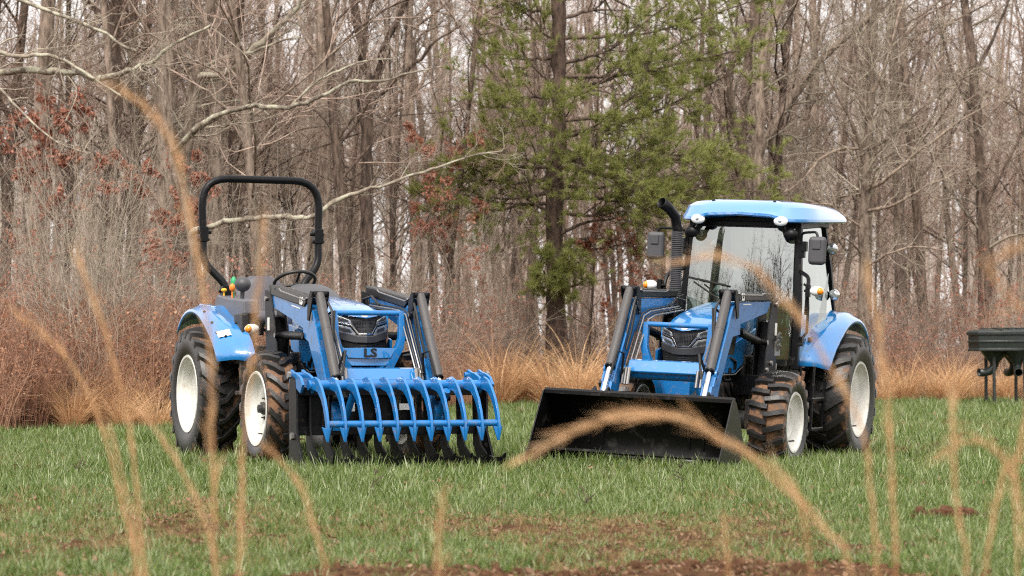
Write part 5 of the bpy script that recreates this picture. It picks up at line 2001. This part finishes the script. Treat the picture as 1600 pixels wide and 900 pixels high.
def scatter(name, pts, rot, scl, idx):
    me = bpy.data.meshes.new(name)
    me.vertices.add(len(pts))
    me.vertices.foreach_set('co', pts.astype(np.float32).ravel())
    a = me.attributes.new('turn', 'FLOAT_VECTOR', 'POINT')
    a.data.foreach_set('vector', rot.astype(np.float32).ravel())
    a = me.attributes.new('size', 'FLOAT', 'POINT')
    a.data.foreach_set('value', scl.astype(np.float32))
    a = me.attributes.new('pick', 'INT', 'POINT')
    a.data.foreach_set('value', idx.astype(np.int32))
    o = bpy.data.objects.new(name, me)
    COL.objects.link(o)
    g = bpy.data.node_groups.new(name, 'GeometryNodeTree')
    g.interface.new_socket('Geometry', in_out='INPUT', socket_type='NodeSocketGeometry')
    g.interface.new_socket('Geometry', in_out='OUTPUT', socket_type='NodeSocketGeometry')
    n, L = g.nodes, g.links
    gi, go = n.new('NodeGroupInput'), n.new('NodeGroupOutput')
    ip = n.new('GeometryNodeInstanceOnPoints')
    ci = n.new('GeometryNodeCollectionInfo')
    ci.inputs['Collection'].default_value = tufts
    ci.inputs['Separate Children'].default_value = True
    ci.inputs['Reset Children'].default_value = True
    def named(nm, ty):
        q = n.new('GeometryNodeInputNamedAttribute')
        q.data_type = ty
        q.inputs['Name'].default_value = nm
        return q.outputs[0]
    L.new(gi.outputs[0], ip.inputs['Points'])
    L.new(ci.outputs[0], ip.inputs['Instance'])
    ip.inputs['Pick Instance'].default_value = True
    L.new(named('pick', 'INT'), ip.inputs['Instance Index'])
    er = n.new('FunctionNodeEulerToRotation')
    L.new(named('turn', 'FLOAT_VECTOR'), er.inputs[0])
    L.new(er.outputs[0], ip.inputs['Rotation'])
    L.new(named('size', 'FLOAT'), ip.inputs['Scale'])
    L.new(ip.outputs[0], go.inputs[0])
    md = o.modifiers.new('scatter', 'NODES')
    md.node_group = g
    return o

def lawn_points(y0, y1, dens, rg):
    wid = .215 * y1 + .8
    n = int((y1 - y0) * wid * 2 * dens)
    y = rg.uniform(y0, y1, n)
    x = rg.uniform(-wid, wid, n)
    k = (abs(x) < .212 * y + .7) & (y < np.interp(x, [-30, -12, -6.2, -4.6, -2.5, 0, 9, 16, 40], [26, 28, 31, 34, 44, 54, 58, 60, 60]) + 1.5)
    return x[k], y[k]
rg = np.random.default_rng(5)
parts_ = [lawn_points(9.0, 16, 290, rg), lawn_points(16, 26, 180, rg), lawn_points(26, 40, 75, rg), lawn_points(40, 62, 45, rg)]
x = np.concatenate([p[0] for p in parts_])
y = np.concatenate([p[1] for p in parts_])
dry = dry_amount(x, y)
soil = soil_amount(x, y) + .25 * fract_noise(x * 3, y * 3, 5)
u = rg.uniform(0, 1, len(x))
onsoil = (u <= np.clip(soil * 1.1, 0, .97)) & (rg.uniform(0, 1, len(x)) < .30)
keep = onsoil | (u > np.clip(soil * 1.1, 0, .97)) & (rg.uniform(0, 1, len(x)) > dry * .42)
x, y, dry, onsoil = x[keep], y[keep], dry[keep], onsoil[keep]
u = rg.uniform(0, 1, len(x))
pick = np.where(u < dry * .75, 3 + (rg.uniform(0, 1, len(x)) < .5), rg.integers(0, 3, len(x)))
pick = np.where((rg.uniform(0, 1, len(x)) < .03 + .30 * dry), 5, pick)
pick = np.where(onsoil, np.where(rg.uniform(0, 1, len(x)) < .35, 4, 5), pick)
size = np.clip(rg.normal(1.0, .2, len(x)), .5, 1.5) * np.where(y > 40, 1.3, np.where(y > 26, 1.15, np.interp(y, [9, 13, 19], [.54, .58, .93]))) * (1 - .30 * dry) * (1 + .18 * fract_noise(x, y, 8))
rot = np.stack([rg.normal(0, .12, len(x)), rg.normal(0, .12, len(x)), rg.uniform(0, 6.28, len(x))], 1)
pts = np.stack([x, y, terrain(x, y)], 1)
lawn = scatter('lawn_grass', pts, rot, size, pick)
props(lawn, 'short green winter grass of the field with dry and bare patches', 'grass', kind='stuff')

# clods of earth on the bare patches
n = 260
cx = rg.uniform(-1.2, 1.9, n)
cy = rg.uniform(9.9, 11.1, n)
k = soil_amount(cx, cy) > .15
cx, cy = cx[k], cy[k]
cb = MB()
for a, b in zip(cx, cy):
    s_ = rg.uniform(.012, .045)
    cb.ellipsoid((a, b, terrain(a, b) + s_ * .3), (s_ * rg.uniform(1, 2), s_ * rg.uniform(1, 2), s_), 6, 4, (rg.uniform(0, 3), rg.uniform(0, 3), 0))
for a, b in zip(rg.normal(2.42, .09, 26), rg.normal(14.4, .1, 26)):
    s_ = rg.uniform(.02, .06)
    cb.ellipsoid((a, b, .02 + s_ * .3), (s_ * rg.uniform(1, 2), s_ * rg.uniform(1, 2), s_), 6, 4, (rg.uniform(0, 3), rg.uniform(0, 3), 0))
props(cb.build('soil_clods', mat('dark_earth', (.085, .044, .025), .95, spec=.05, var=.5, vscale=30, bump=.5), smooth=0), 'crumbled dark earth on the bare patch at the front', 'soil', kind='stuff')

# ------------------------------------------------------------------ tall dry stalks close to the camera
def stalk(pts, D, w0, w1, label, fuzz=1.0, seed=0, root=True):
    rg = np.random.default_rng(seed)
    P = [wpt(a, b, D) for a, b in pts]
    if root:
        last = P[-1]
        P.append(Vector((last.x + (P[-1].x - P[-2].x) * .6, D + .05, min(.25, last.z * .5))))
        P.append(Vector((P[-1].x + .01, D + .08, 0)))
    L, R = hero_limb(P, .0016, .0024)
    n = len(L[0])
    fm = np.linspace(0, 1, n)
    e = empty('dry_grass_stalk', P[-1], (0, 0, 0), label, 'grass stalk')
    off = np.array(P[-1])
    obj_np('stem', mesh_np('stem', *tubes(L - off, R, 6), M['stalk'], smooth=True), e)
    # fluffy seed hairs and withered sheaths clinging to the stem
    m = int(130 * fuzz)
    t = rg.uniform(0, .93, m)
    i = np.minimum((t * (n - 1)).astype(int), n - 2)
    f = (t * (n - 1) - i)[:, None]
    p = (L[0][i] * (1 - f) + L[0][i + 1] * f) - off
    tg = L[0][i] - L[0][i + 1]
    tg /= np.linalg.norm(tg, axis=1, keepdims=True)
    d = tg + rg.normal(0, .16, (m, 3))
    d /= np.linalg.norm(d, axis=1, keepdims=True)
    s = np.cross(d, rg.normal(size=(m, 3)))
    s /= np.linalg.norm(s, axis=1, keepdims=True)
    ww = (w0 + (w1 - w0) * t) * .36
    ln = rg.uniform(.03, .075, m)[:, None]
    p = p + rg.normal(0, 1, (m, 3)) * (ww * .28)[:, None]
    V = np.stack([p, p + d * ln * .5 + s * ww[:, None] * .22, p + d * ln, p + d * ln * .5 - s * ww[:, None] * .22], 1).reshape(-1, 3)
    props(obj_np('seed_fluff', mesh_np('seed_fluff', V, np.arange(m * 4).reshape(-1, 4), M['stalk']), e), kind='stuff')
    return e

stalk([(187, 140), (215, 160), (245, 190), (275, 245), (290, 310), (303, 360), (314, 430), (322, 480), (328, 560), (331, 660), (334, 760), (338, 900)], 4.2, .012, .013, 'tallest dry orange stalk, bending over left of the roll bar', 1.5, 1)
stalk([(124, 408), (140, 450), (158, 500), (175, 555), (190, 610), (204, 680), (212, 750), (222, 860), (235, 960)], 4.6, .009, .012, 'dry orange stalk leaning left in front of the rear tyre', 1.0, 2)
stalk([(30, 494), (62, 518), (95, 550), (125, 590), (148, 640), (170, 700), (190, 780), (215, 900)], 4.9, .008, .010, 'slanting dry stalk nearest the left edge', .9, 3)
stalk([(413, 345), (411, 390), (404, 440), (399, 490), (396, 540), (388, 620), (380, 700), (376, 800), (374, 900)], 4.4, .010, .006, 'upright dry stalk crossing the seat of the grapple tractor', .8, 4)
stalk([(235, 660), (262, 700), (290, 745), (315, 800), (335, 880)], 4.8, .007, .010, 'short yellowish stalk left of the front tyre', .6, 5)
stalk([(418, 700), (440, 722), (462, 750), (480, 790), (492, 830), (506, 890)], 4.6, .009, .008, 'short bent yellow stalk below the grapple', .5, 6)
stalk([(689, 795), (686, 830), (684, 870), (684, 930)], 4.0, .010, .011, 'short pale stalk at the bottom middle of the picture', .4, 7)
stalk([(1055, 412), (1100, 403), (1140, 405), (1180, 422), (1215, 455), (1245, 495), (1272, 530), (1296, 570), (1318, 610), (1338, 650), (1352, 700), (1362, 780), (1372, 900)], 4.1, .011, .010, 'long dry stalk arching across the cab windscreen', 1.2, 8)
stalk([(832, 708), (870, 688), (910, 670), (950, 658), (1000, 651), (1050, 652), (1090, 664), (1130, 686), (1180, 715), (1220, 745), (1255, 790), (1290, 830), (1330, 890)], 3.9, .013, .010, 'dry stalk arching low across the black bucket', 1.3, 9)
stalk([(938, 650), (975, 644), (1010, 643), (1050, 648), (1090, 663), (1125, 683), (1170, 712), (1220, 760), (1260, 830)], 4.0, .008, .007, 'thinner stalk beside the arching one over the bucket', .6, 10)
stalk([(1358, 440), (1368, 500), (1378, 560), (1386, 640), (1392, 720), (1396, 800), (1400, 900)], 4.3, .010, .012, 'upright dry stalk right of the rear tyre of the cab tractor', 1.0, 11)
stalk([(1488, 622), (1490, 690), (1493, 760), (1502, 830), (1512, 900)], 4.2, .010, .012, 'upright dry stalk below the feeder', .7, 12)
stalk([(1484, 702), (1510, 692), (1538, 694), (1562, 712), (1582, 742), (1596, 790), (1606, 860), (1612, 920)], 4.2, .010, .009, 'dry stalk with a drooping arched top near the right edge', .8, 13)
stalk([(1584, 720), (1566, 745), (1556, 790), (1548, 840), (1536, 920)], 4.4, .009, .011, 'yellowish stalk rising into the arch near the right edge', .6, 14)
stalk([(1604, 640), (1598, 680), (1590, 720), (1586, 780), (1590, 900)], 4.4, .008, .009, 'dry stalk at the very right edge', .5, 15)
stalk([(1630, 375), (1600, 386), (1570, 398), (1545, 420), (1590, 480), (1640, 560)], 3.0, .006, .006, 'very blurred stalk tip in front of the right hand trees', .4, 16)
stalk([(170, 660), (188, 730), (204, 800), (214, 900)], 5.0, .006, .008, 'faint short stalk at the lower left', .4, 17)
stalk([(1130, 812), (1134, 850), (1138, 900)], 4.8, .005, .006, 'small faint stalk at the bottom right of middle', .2, 18)
stalk([(378, 720), (380, 780), (374, 860), (372, 930)], 4.5, .006, .007, 'thin stalk in front of the front tyre with mud', .4, 19)

# thin dead weed stems standing in the lawn
WS = []
for q in range(3):
    pr, _ = shrub(480 + q, 1, .34, .15, 0, (7, 4), .1, .004)
    WS.append(mesh_np('weed_stem', *pr, M['bark_dark']))
for (px_, py_, lab) in ((138, 742, 'dark dead weed stem in the grass at the left'), (392, 770, 'dead weed stem below the front tyre with mud'), (545, 790, 'dead weed stem below the middle of the grapple'),
                        (640, 720, 'bent dead stem under the right half of the grapple'), (300, 735, 'dead weed stem in front of the rear tyre'), (1060, 770, 'small dead weed stem below the bucket'), (900, 800, 'small dead weed stem in the middle of the field')):
    D = 3440 / (py_ - 572)
    o = obj_np('withered_weed', WS[len(lab) % 3])
    o.location = ((px_ - 800) / 4000 * D, D, 0)
    o.rotation_euler = (0, 0, len(lab))
    o.scale = (.8, .8, .8)
    props(o, lab, 'weed')

# ------------------------------------------------------------------ game feeder at the right
FD = 53.0
fp = wpt(1590, 600, FD)
fe = empty('game_feeder', (fp.x, fp.y, 0), (0, 0, rad(12)), 'dark green plastic game feeder on thin legs at the right edge', 'feeder')
def oct_ring(rx, ry, z, cut=.42):
    return [(rx, ry * cut, z), (rx * cut, ry, z), (-rx * cut, ry, z), (-rx, ry * cut, z), (-rx, -ry * cut, z), (-rx * cut, -ry, z), (rx * cut, -ry, z), (rx, -ry * cut, z)]
t = MB()
rings = [oct_ring(.86, .60, 1.17), oct_ring(.98, .70, 1.17), oct_ring(.98, .70, 1.21), oct_ring(.955, .68, 1.22), oct_ring(.965, .69, 1.34), oct_ring(.985, .705, 1.345), oct_ring(.985, .705, 1.375), oct_ring(.965, .69, 1.38), oct_ring(.965, .69, 1.50)]
vs = [p for r in rings for p in r]
t.add(vs, [(q * 8 + k, q * 8 + (k + 1) % 8, q * 8 + 8 + (k + 1) % 8, q * 8 + 8 + k) for q in range(len(rings) - 1) for k in range(8)])
tub = t.build('tank', M['feeder'], fe, bevel=.012, smooth=25)
l = MB()
rings = [oct_ring(.97, .695, 1.49), oct_ring(1.0, .72, 1.50), oct_ring(1.0, .72, 1.56), oct_ring(.95, .68, 1.60), oct_ring(.62, .45, 1.625)]
vs = [p for r in rings for p in r]
l.add(vs, [(q * 8 + k, q * 8 + (k + 1) % 8, q * 8 + 8 + (k + 1) % 8, q * 8 + 8 + k) for q in range(len(rings) - 1) for k in range(8)] + [tuple(range(32, 40))])
lid_ = l.build('lid', M['feeder'], fe, bevel=.01, smooth=25)
for k in range(-3, 4):
    for yy, ll in ((-.36, .42), (.30, .40)):
        rb2 = MB()
        rb2.box((k * .19, yy, 1.622), (.10, ll, .06))
        rb2.build('lid_rib', M['feeder'], lid_, bevel=.015)
for ax, ay, ox, oy in ((-.55, -.10, -1, -.1), (-.18, -.42, -.35, -1), (.42, -.35, .25, -1), (.75, .0, 1, -.2), (.1, .42, 0, 1)):
    f = MB()
    n_ = 12
    r_ = [((ax + math.cos(2 * math.pi * k / n_) * q * 1.0, ay + math.sin(2 * math.pi * k / n_) * q, z)) for q, z in ((.30, 1.19), (.26, 1.12), (.10, .93), (.085, .86)) for k in range(n_)]
    f.add(r_, [(q * n_ + k, q * n_ + (k + 1) % n_, q * n_ + n_ + (k + 1) % n_, q * n_ + n_ + k) for q in range(3) for k in range(n_)])
    fo = f.build('funnel', M['feeder'], fe, smooth=50)
    d = Vector((ox, oy, 0)).normalized()
    c = Vector((ax, ay, .88))
    p_ = MB()
    p_.tube([c, c - Vector((0, 0, .06)) + d * .03, c - Vector((0, 0, .13)) + d * .12, c - Vector((0, 0, .155)) + d * .24, c - Vector((0, 0, .15)) + d * .36], [.08, .085, .085, .08, .085], 14, cap=False)
    p_.build('spout', M['feeder'], fo, smooth=50, solid=.008)
for lx, ly in ((-.55, .35), (-.08, -.55), (.60, -.42), (.5, .45), (.05, .2), (-.62, -.25)):
    g = MB()
    g.box((lx, ly, .58), (.055, .055, 1.22))
    g.build('leg', M['post'], fe, bevel=.004)
